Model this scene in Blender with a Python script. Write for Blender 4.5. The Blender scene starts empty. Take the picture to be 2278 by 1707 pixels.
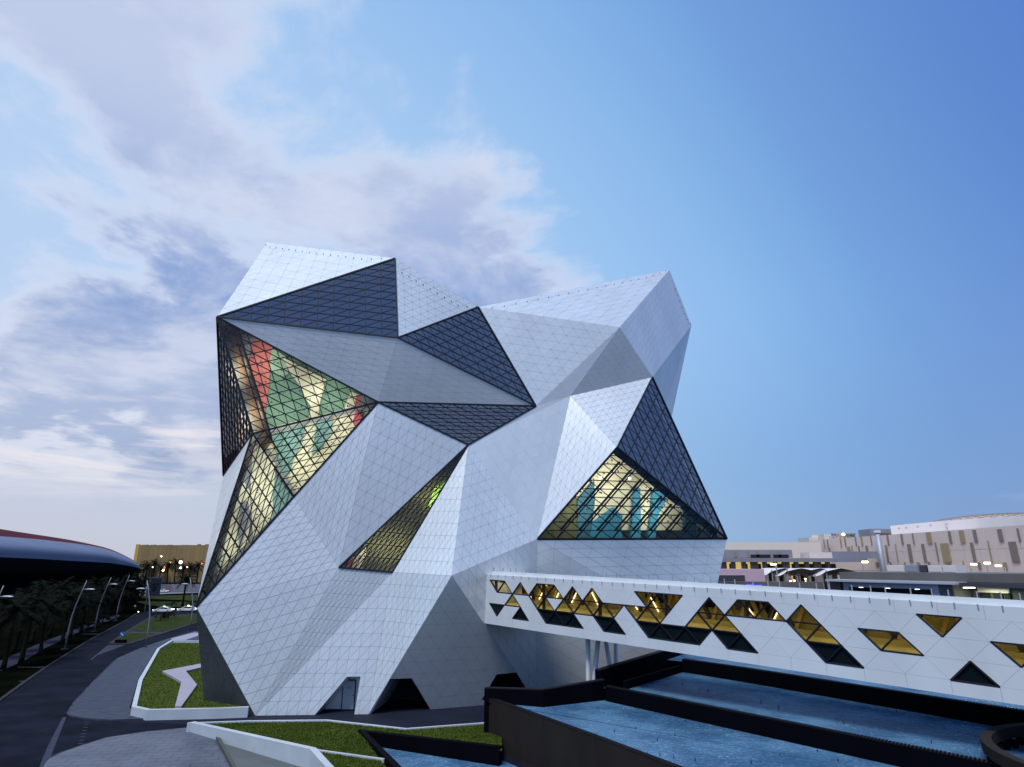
import bpy, bmesh, math, random
from mathutils import Vector, Matrix
random.seed(7)
SC = bpy.context.scene
COL = SC.collection
R = math.radians

# ------------------------------------------------------------------ camera
cd = bpy.data.cameras.new('camera'); cam = bpy.data.objects.new('camera', cd); COL.objects.link(cam)
cam.location = (0, 0, 12.5); cam.rotation_euler = (1.86021, 0, 0)
cd.sensor_width = 36; cd.lens = 36 * 1350 / 2278; cd.clip_start = .5; cd.clip_end = 6000
SC.camera = cam

# ------------------------------------------------------------------ sky, sun, exposure
SUN_EL, SUN_AZ = R(62), R(205)          # soft fill added for the facets, high behind the camera, a little left
SUNV = Vector((math.sin(SUN_AZ) * math.cos(SUN_EL), math.cos(SUN_AZ) * math.cos(SUN_EL), math.sin(SUN_EL)))
world = bpy.data.worlds.new('World'); SC.world = world; world.use_nodes = True

class NT:
    def __init__(s, tree): s.t = tree; s.n = tree.nodes; s.l = tree.links
    def node(s, typ, **kw):
        n = s.n.new(typ)
        for k, v in kw.items(): setattr(n, k, v)
        return n
    def put(s, sock, v):
        if isinstance(v, bpy.types.NodeSocket): s.l.new(v, sock)
        elif v is not None: sock.default_value = v
    def math(s, op, a, b=None, c=None, clamp=False):
        n = s.node('ShaderNodeMath', operation=op, use_clamp=clamp)
        s.put(n.inputs[0], a); s.put(n.inputs[1], b)
        if c is not None: s.put(n.inputs[2], c)
        return n.outputs[0]
    def smooth(s, v, a, b, lo=0., hi=1.):
        n = s.node('ShaderNodeMapRange', interpolation_type='SMOOTHSTEP')
        s.put(n.inputs[0], v); s.put(n.inputs[1], a); s.put(n.inputs[2], b); s.put(n.inputs[3], lo); s.put(n.inputs[4], hi)
        return n.outputs[0]
    def mix(s, f, a, b, blend='MIX'):
        n = s.node('ShaderNodeMix', data_type='RGBA', blend_type=blend)
        s.put(n.inputs[0], f); s.put(n.inputs[6], a); s.put(n.inputs[7], b)
        return n.outputs[2]
    def ramp(s, f, stops):
        n = s.node('ShaderNodeValToRGB'); cr = n.color_ramp
        while len(cr.elements) < len(stops): cr.elements.new(.5)
        for e, (p, c) in zip(cr.elements, stops): e.position = p; e.color = c
        s.put(n.inputs[0], f); return n.outputs[0]
    def noise(s, vec, scale, detail=4, rough=.5, dist=0., typ='FBM'):
        n = s.node('ShaderNodeTexNoise'); n.noise_dimensions = '3D'
        s.put(n.inputs['Vector'], vec); n.inputs['Scale'].default_value = scale
        n.inputs['Detail'].default_value = detail; n.inputs['Roughness'].default_value = rough
        n.inputs['Distortion'].default_value = dist
        return n.outputs[0]
    def vmath(s, op, a, b=None):
        n = s.node('ShaderNodeVectorMath', operation=op)
        s.put(n.inputs[0], a); s.put(n.inputs[1], b)
        return n.outputs['Value'] if op in ('DOT_PRODUCT', 'LENGTH', 'DISTANCE') else n.outputs[0]

def lin(r, g, b):
    f = lambda v: (v / 255 / 12.92) if v / 255 <= .04045 else ((v / 255 + .055) / 1.055) ** 2.4
    return (f(r), f(g), f(b), 1)

CLOUD_AT = (-12.6, 3.6, 4)
def build_sky():
    N = NT(world.node_tree); N.n.clear()
    tc = N.node('ShaderNodeTexCoord').outputs['Generated']
    sep = N.node('ShaderNodeSeparateXYZ'); N.put(sep.inputs[0], tc)
    x, y, z = sep.outputs
    sky = N.node('ShaderNodeTexSky', sky_type='NISHITA'); sky.sun_disc = False
    sky.sun_elevation = SUN_EL; sky.sun_rotation = SUN_AZ; sky.air_density = 1.3; sky.dust_density = .6; sky.ozone_density = 2.5
    # the west (left of the view) is paler than the east
    t = N.vmath('DOT_PRODUCT', tc, (-.72, .62, -.30))
    tn = N.math('MULTIPLY_ADD', t, .5, .5)
    high = N.ramp(tn, [(0, lin(130, 160, 212)), (.25, lin(86, 128, 205)), (.36, lin(70, 112, 194)), (.50, lin(114, 160, 217)), (.58, lin(134, 182, 233)), (.70, lin(166, 202, 241)), (.79, lin(176, 205, 240)), (.95, lin(188, 208, 238))])
    low = N.ramp(tn, [(0, lin(150, 172, 216)), (.36, lin(112, 142, 196)), (.51, lin(92, 130, 192)), (.62, lin(106, 150, 204)), (.75, lin(138, 174, 216)), (.86, lin(174, 190, 216)), (.96, lin(188, 191, 211))])
    for e in (high, low): e.node.color_ramp.interpolation = 'B_SPLINE'
    grad = N.mix(N.smooth(z, .0, .42), low, high)
    zen = N.smooth(z, .55, 1.)
    grad = N.mix(N.math('MULTIPLY', zen, .3), grad, lin(112, 158, 228))
    # clouds: noise on a flat layer overhead, seen in perspective
    zc = N.math('ADD', N.math('MAXIMUM', z, 0.), .20)
    cmb = N.node('ShaderNodeCombineXYZ'); N.put(cmb.inputs[0], N.math('DIVIDE', x, zc)); N.put(cmb.inputs[1], N.math('DIVIDE', y, zc)); cmb.inputs[2].default_value = 3.7
    cv = N.vmath('ADD', cmb.outputs[0], CLOUD_AT)
    n1 = N.noise(cv, 1.6, 11, .58, .25)
    n2 = N.noise(N.vmath('ADD', cv, (5.3, 2.1, 0)), .75, 3, .5)
    # more cloud towards the west, almost none in the east
    cover = N.smooth(t, .06, .62, -.14, .098)
    dens = N.math('ADD', N.math('ADD', N.math('MULTIPLY', n1, .74), N.math('MULTIPLY', n2, .34)), cover)
    mask = N.smooth(dens, .535, .63)
    # thin edges glow white, thick parts turn blue grey, more so low over the horizon
    thick = N.smooth(dens, .565, .65)
    n3 = N.smooth(N.noise(N.vmath('ADD', cv, (.07, -.18, .25)), 1.7, 9, .6, .3), .40, .58)
    shade = N.math('MULTIPLY', N.math('MULTIPLY', thick, N.math('MULTIPLY_ADD', n3, .6, .4)), N.smooth(z, .36, .64, 1., .4))
    belly = N.mix(N.smooth(z, .10, .5), lin(96, 124, 178), lin(120, 149, 205))
    rim = N.mix(N.smooth(z, .02, .40), lin(242, 230, 228), lin(226, 229, 243))
    ccol = N.mix(shade, rim, belly)
    hz = N.smooth(z, .06, .17)
    col = N.mix(N.math('MULTIPLY', N.math('MULTIPLY', mask, hz), .90), grad, ccol)
    # a veil of high haze in the west
    veil = N.math('MULTIPLY', N.smooth(t, .40, .80), N.smooth(N.noise(cv, .8, 5, .55, .3), .38, .62))
    col = N.mix(N.math('MULTIPLY', N.math('MULTIPLY', veil, hz), .35), col, lin(228, 232, 245))
    # sunset streaks close above the western horizon
    st = N.node('ShaderNodeCombineXYZ'); N.put(st.inputs[0], N.math('MULTIPLY', N.math('ARCTAN2', x, y), 2.2)); N.put(st.inputs[1], N.math('MULTIPLY', z, 15.)); st.inputs[2].default_value = 1.3
    sn = N.smooth(N.noise(st.outputs[0], 1.25, 8, .6, .6), .46, .62)
    band = N.math('MULTIPLY', N.smooth(z, .07, .13), N.smooth(z, .30, .17))
    col = N.mix(N.math('MULTIPLY', N.math('MULTIPLY', sn, band), N.smooth(t, .62, .88, 0., .8)), col, lin(240, 231, 233))
    bg1 = N.node('ShaderNodeBackground'); N.put(bg1.inputs[0], sky.outputs[0]); bg1.inputs[1].default_value = .018
    bg2 = N.node('ShaderNodeBackground'); N.put(bg2.inputs[0], col); bg2.inputs[1].default_value = .95
    ad = N.node('ShaderNodeAddShader'); N.l.new(bg1.outputs[0], ad.inputs[0]); N.l.new(bg2.outputs[0], ad.inputs[1])
    out = N.node('ShaderNodeOutputWorld'); N.l.new(ad.outputs[0], out.inputs[0])
build_sky()

sd = bpy.data.lights.new('fill_sun', 'SUN'); fill_sun = bpy.data.objects.new('fill_sun', sd); COL.objects.link(fill_sun)
sd.energy = 3.2; sd.angle = R(20); sd.color = (1, .985, .96)
fill_sun.rotation_euler = SUNV.to_track_quat('Z', 'Y').to_euler(); fill_sun.location = (-20, -30, 80)
SC.view_settings.view_transform = 'Standard'; SC.view_settings.look = 'None'
SC.view_settings.exposure = 0.0; SC.view_settings.gamma = 1; SC.view_settings.use_curve_mapping = False
SC.cycles.max_bounces = 8; SC.cycles.transparent_max_bounces = 16

# ------------------------------------------------------------------ materials
MT = {}
def mat(name, col, rough=.5, metal=0., spec=.5, var=0., vscale=1., bump=0., bscale=20., emit=None, estr=0., island=0., stretch=None, col2=None):
    m = bpy.data.materials.new(name); m.use_nodes = True; N = NT(m.node_tree)
    b = N.n['Principled BSDF']
    b.inputs['Roughness'].default_value = rough; b.inputs['Metallic'].default_value = metal; b.inputs['Specular IOR Level'].default_value = spec
    c = tuple(col) + (1,) if len(col) == 3 else col
    tc = N.node('ShaderNodeTexCoord').outputs['Object']
    if stretch: tc = N.vmath('MULTIPLY', tc, stretch)
    cs = None
    if var or col2:
        f = N.smooth(N.noise(tc, vscale, 6, .6), .3, .7)
        c2 = tuple(col2) + (1,) if col2 else tuple(v * (1 - var) for v in c[:3]) + (1,)
        cs = N.mix(f, c2, c)
    if island:
        g = N.node('ShaderNodeNewGeometry').outputs['Random Per Island']
        k = N.math('MULTIPLY_ADD', g, island, 1 - island)
        cc = N.node('ShaderNodeCombineColor'); [N.put(cc.inputs[i], k) for i in range(3)]
        cs = N.mix(1., cs if cs else c, cc.outputs[0], 'MULTIPLY')
    if cs: N.put(b.inputs['Base Color'], cs)
    else: b.inputs['Base Color'].default_value = c
    if bump:
        bn = N.node('ShaderNodeBump'); bn.inputs['Strength'].default_value = bump; bn.inputs['Distance'].default_value = .05
        N.put(bn.inputs['Height'], N.noise(tc, bscale, 6, .65)); N.l.new(bn.outputs[0], b.inputs['Normal'])
    if emit:
        b.inputs['Emission Color'].default_value = tuple(emit) + (1,); b.inputs['Emission Strength'].default_value = estr
    MT[name] = m; return m

def glass_mat(name, tint, refl, rough=.02, ior_blend=.25, base=.03):
    m = bpy.data.materials.new(name); m.use_nodes = True; N = NT(m.node_tree); N.n.clear()
    tr = N.node('ShaderNodeBsdfTransparent'); tr.inputs[0].default_value = tuple(tint) + (1,)
    gl = N.node('ShaderNodeBsdfGlossy'); gl.inputs[0].default_value = tuple(refl) + (1,); gl.inputs['Roughness'].default_value = rough
    g = N.node('ShaderNodeNewGeometry').outputs['Random Per Island']
    lw = N.node('ShaderNodeLayerWeight'); lw.inputs[0].default_value = ior_blend
    f = N.math('ADD', N.math('MULTIPLY', lw.outputs['Fresnel'], 1.0), N.math('MULTIPLY_ADD', g, .03, base), clamp=True)
    mx = N.node('ShaderNodeMixShader'); N.put(mx.inputs[0], f); N.l.new(tr.outputs[0], mx.inputs[1]); N.l.new(gl.outputs[0], mx.inputs[2])
    o = N.node('ShaderNodeOutputMaterial'); N.l.new(mx.outputs[0], o.inputs[0])
    MT[name] = m; return m

mat('white_panel', (.76, .805, .815), .40, .50, .5, var=.09, vscale=.22, island=.05, stretch=(1, 1, .35))
mat('shadow_panel', (.085, .095, .105), .5, .1, .4, var=.3, vscale=.3, island=.12)  # panels of the overhanging facet, its shade put into their colour
mat('joint_grey', (.42, .455, .49), .7)
mat('lining', (.06, .065, .075), .8)
mat('mullion_black', (.014, .017, .028), .6, 0, .2)
mat('bridge_white', (.645, .685, .715), .40, .05, .5, var=.09, vscale=.35, island=.03, stretch=(1, 1, .3))
mat('bridge_joint', (.60, .63, .66), .6)
glass_mat('facet_glass', (.84, .87, .86), (.70, .78, .95), .02, .12, .015)
glass_mat('coated_glass', (.50, .53, .56), (.84, .87, .95), .07, .36, .17)
glass_mat('bridge_glass', (.80, .80, .78), (.8, .85, .95), .02, .12)
mat('spandrel_glass', (.006, .010, .013), .06, 0, .4)
mat('gold_wall', (.47, .39, .13), .5, var=.25, vscale=.4)
mat('dark_steel', (.05, .045, .04), .5, .3)
mat('strip_light', (1, 1, 1), .5, emit=(1, .80, .42), estr=4)
mat('gold_beam', (.50, .36, .10), .5)
mat('asphalt', (.0115, .014, .026), .95, 0, .04, var=.55, vscale=.28, bump=.25, bscale=8)
mat('kerb', (.045, .055, .085), .9, 0, .05, var=.3, vscale=1.2)
mat('kerb_lip', (.042, .040, .046), .9, 0, .05, var=.35, vscale=.5)
mat('line_white', (.07, .075, .09), .9, 0, .05, var=.4, vscale=1.5)
mat('paver', (.060, .077, .118), .6, 0, .12, var=.25, vscale=1.2, island=.42, bump=.15, bscale=6)
mat('plaza_tile', (.105, .130, .185), .40, 0, .4, var=.35, vscale=.35, island=.45, bump=.12, bscale=5)
mat('plaza_dark', (.013, .016, .030), .8, 0, .08, var=.25, vscale=.3, bump=.15, bscale=5)
mat('sidewalk_lilac', (.030, .033, .055), .9, 0, .05, var=.25, vscale=.4)
mat('planter_white', (.44, .50, .55), .45, var=.12, vscale=.6)
mat('arrow_lilac', (.30, .29, .36), .6, var=.1, vscale=.6)
mat('lawn_soil', (.060, .088, .014), .9, 0, .05, var=.45, vscale=1.5, bump=.6, bscale=25)
mat('grass_blade', (.125, .165, .026), .8, 0, .1, island=.55, col2=(.075, .115, .016), vscale=.35)
mat('verge', (.0035, .005, .003), 1., 0, .0, var=.5, vscale=.3, bump=.5, bscale=8)
mat('island_grass', (.030, .045, .009), .95, 0, .05, var=.5, vscale=.6, bump=.5, bscale=10)
mat('pool_wall', (.0018, .002, .0045), .8, 0, .04, var=.3, vscale=.5)
mat('pool_wall_brown', (.026, .0225, .021), .8, 0, .06, var=.25, vscale=.4, stretch=(1, 1, .3))
mat('pool_lip', (.014, .014, .018), .7, 0, .1, var=.3, vscale=1.)
mat('black_void', (.006, .006, .008), .8)
mat('ramp', (.085, .10, .105), .7, var=.2, vscale=.5)
mat('ramp_edge', (.045, .055, .045), .7)
mat('door_grey', (.50, .55, .60), .45)
mat('climb_cream', (.78, .76, .55), .7, var=.06, vscale=.5)
mat('climb_green', (.17, .32, .22), .7, var=.25, vscale=.25)
mat('climb_green_light', (.30, .46, .31), .7)
mat('climb_teal', (.17, .33, .30), .7)
mat('climb_red', (.58, .16, .13), .7)
mat('climb_pink', (.72, .12, .18), .7)
mat('climb_blue', (.05, .27, .42), .7)
mat('climb_blue_dark', (.035, .13, .19), .7)
mat('climb_grey', (.30, .33, .36), .8, var=.3, vscale=.5)
mat('climb_sand', (.55, .52, .36), .7)
mat('climb_lime', (.32, .62, .08), .7)
mat('olive_dark', (.12, .13, .045), .8, var=.4, vscale=.5)
mat('brown_dark', (.24, .165, .10), .8, var=.5, vscale=.5)
mat('hold_dark', (.03, .04, .06), .6)
mat('bulb', (1, 1, 1), .5, emit=(1, .9, .62), estr=14)
mat('lamp_warm', (1, 1, 1), .5, emit=(1, .70, .28), estr=10)
mat('lamp_white', (1, 1, 1), .5, emit=(.95, .95, 1), estr=5)
mat('lamp_green', (1, 1, 1), .5, emit=(.2, 1, .4), estr=5)
mat('lamp_red', (1, 1, 1), .5, emit=(1, .08, .05), estr=5)
mat('lamp_blue', (.05, .05, .8), .5, emit=(.10, .10, 1), estr=1.6)
mat('pole_grey', (.22, .23, .26), .45, .4)
mat('lamp_head', (.40, .42, .46), .4, .2)
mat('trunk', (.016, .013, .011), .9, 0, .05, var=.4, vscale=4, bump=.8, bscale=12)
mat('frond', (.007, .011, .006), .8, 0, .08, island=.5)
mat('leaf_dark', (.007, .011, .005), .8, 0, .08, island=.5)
mat('roof_red', (.075, .003, .012), .7, 0, .08, var=.2, vscale=.05)
mat('canopy_blue', (.125, .16, .255), .6, .0, .2, var=.18, vscale=.06)
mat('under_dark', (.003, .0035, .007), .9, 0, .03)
mat('gold_clad', (.34, .24, .11), .6, .0, .2, island=.35, var=.2, vscale=.1)
mat('gold_bright', (.55, .36, .05), .5)
mat('mall_pink', (.76, .63, .58), .65, var=.08, vscale=.05)
mat('mall_brown', (.25, .20, .17), .6)
mat('mall_gold', (.38, .29, .17), .6)
mat('mall_white', (.68, .65, .65), .6, var=.08, vscale=.1)
mat('mall_grey', (.24, .25, .30), .65, var=.15, vscale=.1)
mat('mall_cream', (.72, .64, .57), .65)
mat('dome_tan', (.30, .23, .20), .6, var=.2, vscale=.2)
mat('dome_cream', (.50, .42, .37), .7, 0, .2)
mat('steel_blue', (.30, .33, .40), .5, .2)
mat('service_grey', (.13, .125, .12), .75, var=.25, vscale=.2)
mat('service_dark', (.045, .045, .055), .7)
mat('pergola_white', (.42, .45, .53), .5)
mat('service_green', (.10, .12, .10), .8, var=.3, vscale=.3)
mat('lit_yellow', (.75, .6, .25), .7, emit=(1, .75, .25), estr=.55)
mat('pink_wall', (.60, .42, .50), .7, var=.08, vscale=.2)
mat('car_white', (.62, .64, .68), .25, 0, .6)
mat('car_glass', (.012, .014, .02), .08)
mat('tyre', (.012, .012, .013), .8)
mat('rim_grey', (.3, .3, .32), .3, .7)
mat('sign_blue', (.03, .10, .42), .4)
mat('sign_white', (.75, .77, .8), .5)
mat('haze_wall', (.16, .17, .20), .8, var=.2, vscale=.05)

def water_mat():
    m = bpy.data.materials.new('water'); m.use_nodes = True; N = NT(m.node_tree); b = N.n['Principled BSDF']
    tc = N.node('ShaderNodeTexCoord').outputs['Object']
    big = N.noise(tc, .25, 4, .55)
    c = N.mix(N.smooth(big, .35, .65), (.035, .105, .21, 1), (.085, .21, .35, 1))
    v = N.vmath('MULTIPLY', tc, (1, 1.9, 1))
    # broken white flecks: sky glints on the ripples, painted into the colour
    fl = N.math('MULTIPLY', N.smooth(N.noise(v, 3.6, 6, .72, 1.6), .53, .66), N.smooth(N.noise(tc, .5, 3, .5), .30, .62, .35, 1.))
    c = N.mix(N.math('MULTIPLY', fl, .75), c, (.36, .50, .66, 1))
    N.put(b.inputs['Base Color'], c); b.inputs['Roughness'].default_value = .06; b.inputs['IOR'].default_value = 1.33
    h = N.math('ADD', N.noise(v, 2.2, 3, .6, .8), N.math('MULTIPLY', N.noise(v, 6, 3, .6, 1.), .6))
    bn = N.node('ShaderNodeBump'); bn.inputs['Strength'].default_value = 1.; bn.inputs['Distance'].default_value = .06
    N.put(bn.inputs['Height'], h); N.l.new(bn.outputs[0], b.inputs['Normal'])
    MT['water'] = m
water_mat()

# ------------------------------------------------------------------ mesh helpers
class MB:
    def __init__(s): s.v = []; s.f = []; s.m = []; s.mi = 0; s.keep = False
    def add(s, vs, fs):
        o = len(s.v); s.v += [tuple(v) for v in vs]; s.f += [tuple(o + i for i in f) for f in fs]; s.m += [s.mi] * len(fs)
    def box(s, c, size, rz=0.):
        cx, cy, cz = c; hx, hy, hz = size[0] / 2, size[1] / 2, size[2] / 2; ca, sa = math.cos(rz), math.sin(rz)
        vs = [(cx + x * ca - y * sa, cy + x * sa + y * ca, cz + z) for z in (-hz, hz) for x, y in ((-hx, -hy), (hx, -hy), (hx, hy), (-hx, hy))]
        s.add(vs, [(3, 2, 1, 0), (4, 5, 6, 7), (0, 1, 5, 4), (1, 2, 6, 5), (2, 3, 7, 6), (3, 0, 4, 7)])
    def prism(s, poly, off, cap0=True):
        off = Vector(off); n = len(poly); a = [Vector(p) for p in poly]; b = [p + off for p in a]
        s.add(a + b, ([tuple(range(n))[::-1]] if cap0 else []) + [tuple(range(n, 2 * n))] + [(i, (i + 1) % n, n + (i + 1) % n, n + i) for i in range(n)])
    def slab(s, poly, z0, z1):
        s.prism([(p[0], p[1], z0) for p in poly], (0, 0, z1 - z0))
    def bar(s, p, q, w, h, up=(0, 0, 1), lift=0.):
        p, q, up = Vector(p), Vector(q), Vector(up); d = (q - p).normalized()
        a = d.cross(up)
        if a.length < 1e-4: a = d.cross(Vector((1, 0, 0)))
        a.normalize(); b = a.cross(d).normalized()
        vs = []
        for e in (p, q):
            for i, j in ((-1, -1), (1, -1), (1, 1), (-1, 1)): vs.append(e + a * (i * w / 2) + b * (j * h / 2 + lift))
        s.add(vs, [(0, 1, 2, 3), (7, 6, 5, 4), (0, 4, 5, 1), (1, 5, 6, 2), (2, 6, 7, 3), (3, 7, 4, 0)])
    def tube(s, pts, rs, n=8, cap=True):
        pts = [Vector(p) for p in pts]
        if not hasattr(rs, '__len__'): rs = [rs] * len(pts)
        vs = []; fs = []
        for i, p in enumerate(pts):
            d = (pts[min(i + 1, len(pts) - 1)] - pts[max(i - 1, 0)]).normalized()
            a = d.cross(Vector((.13, 1, .07))).normalized(); b = d.cross(a)
            for k in range(n):
                t = 2 * math.pi * k / n; vs.append(p + (a * math.cos(t) + b * math.sin(t)) * rs[i])
        for i in range(len(pts) - 1):
            for k in range(n): fs.append((i * n + k, i * n + (k + 1) % n, (i + 1) * n + (k + 1) % n, (i + 1) * n + k))
        if cap: fs += [tuple(range(n))[::-1], tuple(range((len(pts) - 1) * n, len(pts) * n))]
        s.add(vs, fs)
    def wall(s, pts, th, z0, z1, closed=False):
        """a wall of thickness th to the left of the line pts; z0 / z1 numbers or lists"""
        n = len(pts); P2 = [Vector((p[0], p[1])) for p in pts]; L = []
        for i in range(n):
            ds = []
            if i > 0 or closed: ds.append((P2[i] - P2[i - 1]).normalized())
            if i < n - 1 or closed: ds.append((P2[(i + 1) % n] - P2[i]).normalized())
            nn = sum((Vector((-d.y, d.x)) for d in ds), Vector((0, 0))).normalized()
            k = max(.35, nn.dot(Vector((-ds[0].y, ds[0].x))))
            L.append(P2[i] + nn * th / k)
        gz = lambda z, i: z[i] if hasattr(z, '__len__') else z
        vs = []
        for i in range(n):
            for q, z in ((P2[i], gz(z0, i)), (L[i], gz(z0, i)), (L[i], gz(z1, i)), (P2[i], gz(z1, i))): vs.append((q.x, q.y, z))
        fs = []
        for i in range(n if closed else n - 1):
            a, b = i * 4, ((i + 1) % n) * 4
            for k in range(4): fs.append((a + k, b + k, b + (k + 1) % 4, a + (k + 1) % 4))
        if not closed: fs += [(0, 1, 2, 3), tuple((n - 1) * 4 + k for k in (3, 2, 1, 0))]
        s.add(vs, fs)
    def mesh(s, name, mats, smooth=False):
        me = bpy.data.meshes.new(name); me.from_pydata(s.v, [], s.f)
        for m in (mats if isinstance(mats, (list, tuple)) else [mats]): me.materials.append(MT[m])
        if any(s.m): me.polygons.foreach_set('material_index', s.m)
        if not s.keep: bm = bmesh.new(); bm.from_mesh(me); bmesh.ops.recalc_face_normals(bm, faces=bm.faces); bm.to_mesh(me); bm.free()
        if smooth: me.polygons.foreach_set('use_smooth', [True] * len(me.polygons))
        return me
    def build(s, name, mats, parent=None, smooth=False, **props):
        return link(name, s.mesh(name, mats, smooth), parent, **props)

def link(name, me, parent=None, loc=None, **props):
    o = bpy.data.objects.new(name, me); COL.objects.link(o)
    if loc is not None: o.location = loc
    if parent:
        o.parent = parent; b = parent
        off = Vector(b.location)
        while b.parent: off = off + b.matrix_parent_inverse.translation; b = b.parent; off = off + Vector(b.location)
        o.matrix_parent_inverse = Matrix.Translation(-off)
    for k, v in props.items(): o[k] = v
    return o

def thing(name, label, cat, loc=(0, 0, 0), group=None):
    o = bpy.data.objects.new(name, None); COL.objects.link(o); o.location = loc; o.empty_display_size = .3
    o['label'] = label; o['category'] = cat
    if group: o['group'] = group
    return o
def tag(o, label, cat, group=None):
    o['label'] = label; o['category'] = cat
    if group: o['group'] = group
    return o
def copy_tree(o, loc, rz=None, label=None, scale=None):
    r = o.copy(); COL.objects.link(r); r.location = loc
    if rz is not None: r.rotation_euler = (0, 0, rz)
    if scale: r.scale = (scale,) * 3
    if label: r['label'] = label
    for ch in o.children:
        c = ch.copy(); COL.objects.link(c); c.parent = r; c.matrix_parent_inverse = Matrix.Identity(4)
        for g in ch.children:
            d = g.copy(); COL.objects.link(d); d.parent = c; d.matrix_parent_inverse = Matrix.Identity(4)
    return r
def sheet(name, poly, z, m, th=.003, **props):
    b = MB(); b.add([(p[0], p[1], z) for p in poly], [tuple(range(len(poly)))])
    me = b.mesh(name, m); bm = bmesh.new(); bm.from_mesh(me)
    bmesh.ops.triangulate(bm, faces=bm.faces); bmesh.ops.recalc_face_normals(bm, faces=bm.faces)
    for f in bm.faces:
        if f.normal.z < 0: f.normal_flip()
    bm.to_mesh(me); bm.free()
    return link(name, me, None, **props)

def clip(poly, p0, nrm, keep_inside=True):
    """part of the polygon where (p - p0).nrm >= 0"""
    out = []
    sgn = 1 if keep_inside else -1
    for i in range(len(poly)):
        a, b = poly[i], poly[(i + 1) % len(poly)]
        da, db = sgn * (a - p0).dot(nrm), sgn * (b - p0).dot(nrm)
        if da >= 0: out.append(a)
        if da * db < 0: out.append(a + (b - a) * (da / (da - db)))
    return out
def subtract(poly, hole, nface):
    """poly minus a convex hole, both in the plane with normal nface -> list of polygons"""
    c = sum(hole, Vector()) / len(hole); rem = poly; out = []
    for i in range(len(hole)):
        p, q = hole[i], hole[(i + 1) % len(hole)]
        nn = nface.cross(q - p)
        if nn.dot(c - p) < 0: nn = -nn
        o = clip(rem, p, nn, False)
        if len(o) > 2: out.append(o)
        rem = clip(rem, p, nn, True)
        if len(rem) < 3: return out if i else [poly]
    return out
def area(poly):
    return sum(((poly[i] - poly[0]).cross(poly[i + 1] - poly[0])).length for i in range(1, len(poly) - 1)) / 2
def inset_tri(t, g):
    c = (t[0] + t[1] + t[2]) / 3; L = [(t[1] - t[2]).length, (t[2] - t[0]).length, (t[0] - t[1]).length]
    per = sum(L); A = area(t); r = 2 * A / per; inc = (t[0] * L[0] + t[1] * L[1] + t[2] * L[2]) / per
    k = max(.1, 1 - g / r); return [inc + (p - inc) * k for p in t]

# ================================================================== SETTING
g = MB(); g.add([(-3000, -400, 0), (3000, -400, 0), (3000, 3500, 0), (-3000, 3500, 0)], [(0, 1, 2, 3)])
g.build('ground', 'verge', kind='structure')

road = [(-40.63,46.61,0.00),(-48.42,63.60,0.00),(-53.50,73.47,0.00),(-58.78,84.06,0.00),(-71.01,109.71,0.00),(-76.73,122.34,0.00),(-88.99,150.01,0.00)] + [(-98.09,169.16,0.00),(-99.15,174.50,0.00),(-102.50,187.08,0.00),(-89.08,199.82,0.00),(-57.25,129.75,0.00)] + [(-59.90,123.41,0.00),(-56.46,99.66,0.00),(-53.32,89.37,0.00),(-46.47,75.35,0.00),(-36.78,58.32,0.00),(-31.27,57.84,0.00),(-23.18,58.97,0.00),(-10.07,63.08,0.00),(2.76,73.18,0.00),(11.18,64.06,0.00),(7.83,46.00,0.00),(-4.84,32.23,0.00),(-23.90,24.26,0.00)]
sheet('road', road, .004, 'asphalt', kind='structure')
far_road = [(-164.51,279.75,0.00),(-163.14,302.12,0.00),(-144.19,321.14,0.00),(-135.55,302.12,0.00),(-152.39,282.47,0.00),(-154.44,262.85,0.00)]
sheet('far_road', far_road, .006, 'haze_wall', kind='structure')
strip = [(-36.94,55.86,0.00),(-38.12,57.86,0.00),(-38.33,58.03,0.00),(-38.19,57.52,0.00),(-33.59,49.64,0.00),(-30.20,44.41,0.00),(-30.83,44.41,0.00),(-30.99,45.55,0.00)]
# flush concrete gutter where the driveway leaves the road
gut = [(-36.85,55.80,0.00),(-38.09,57.86,0.00),(-38.19,57.52,0.00),(-33.30,49.15,0.00),(-30.39,44.41,0.00),(-29.95,44.41,0.00),(-31.25,46.61,0.00)]
sheet('gutter_strip', gut, .008, 'kerb', kind='structure')

def tiles(name, zone, z, th, sx, sy, ang, mname, parent, gap=.012, limit=300):
    """paving tiles: a grid of slabs clipped to the zone, each an object of its own"""
    Z = [Vector((p[0], p[1], 0)) for p in zone]; ca, sa = math.cos(ang), math.sin(ang)
    U, W = Vector((ca, sa, 0)), Vector((-sa, ca, 0))
    us = [p.dot(U) for p in Z]; ws = [p.dot(W) for p in Z]; res = []
    j = math.floor(min(ws) / sy)
    while j * sy < max(ws):
        off = (j % 2) * sx / 2; i = math.floor((min(us) - off) / sx)
        while i * sx + off < max(us):
            u0, u1, w0, w1 = i * sx + off + gap, (i + 1) * sx + off - gap, j * sy + gap, (j + 1) * sy - gap
            poly = Z
            for p0, nn in ((U * u0, U), (U * u1, -U), (W * w0, W), (W * w1, -W)):
                poly = clip(poly, p0, nn)
                if len(poly) < 3: break
            if len(poly) > 2 and area(poly) > .03: res.append(poly)
            i += 1
        j += 1
    def key(p):
        c = sum(p, Vector()) / len(p); dep = c.y * .958 + (z - 12.5) * .285
        vis = abs(c.x / max(dep, 1)) < .845 and dep > 20
        return -(area(p) / max(dep, 5) ** 2) * (1 if vis else .001)
    res.sort(key=key)
    rest = MB()
    for k, poly in enumerate(res):
        h = z + th + random.uniform(-.002, .004)
        b = MB() if k < limit else rest
        b.prism([(p.x, p.y, z - .02) for p in poly], (0, 0, h - z + .02), cap0=False)
        if k < limit: b.build('tile', mname, parent)
    if rest.f: rest.build('tile_field', mname, parent, kind='stuff')

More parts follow.
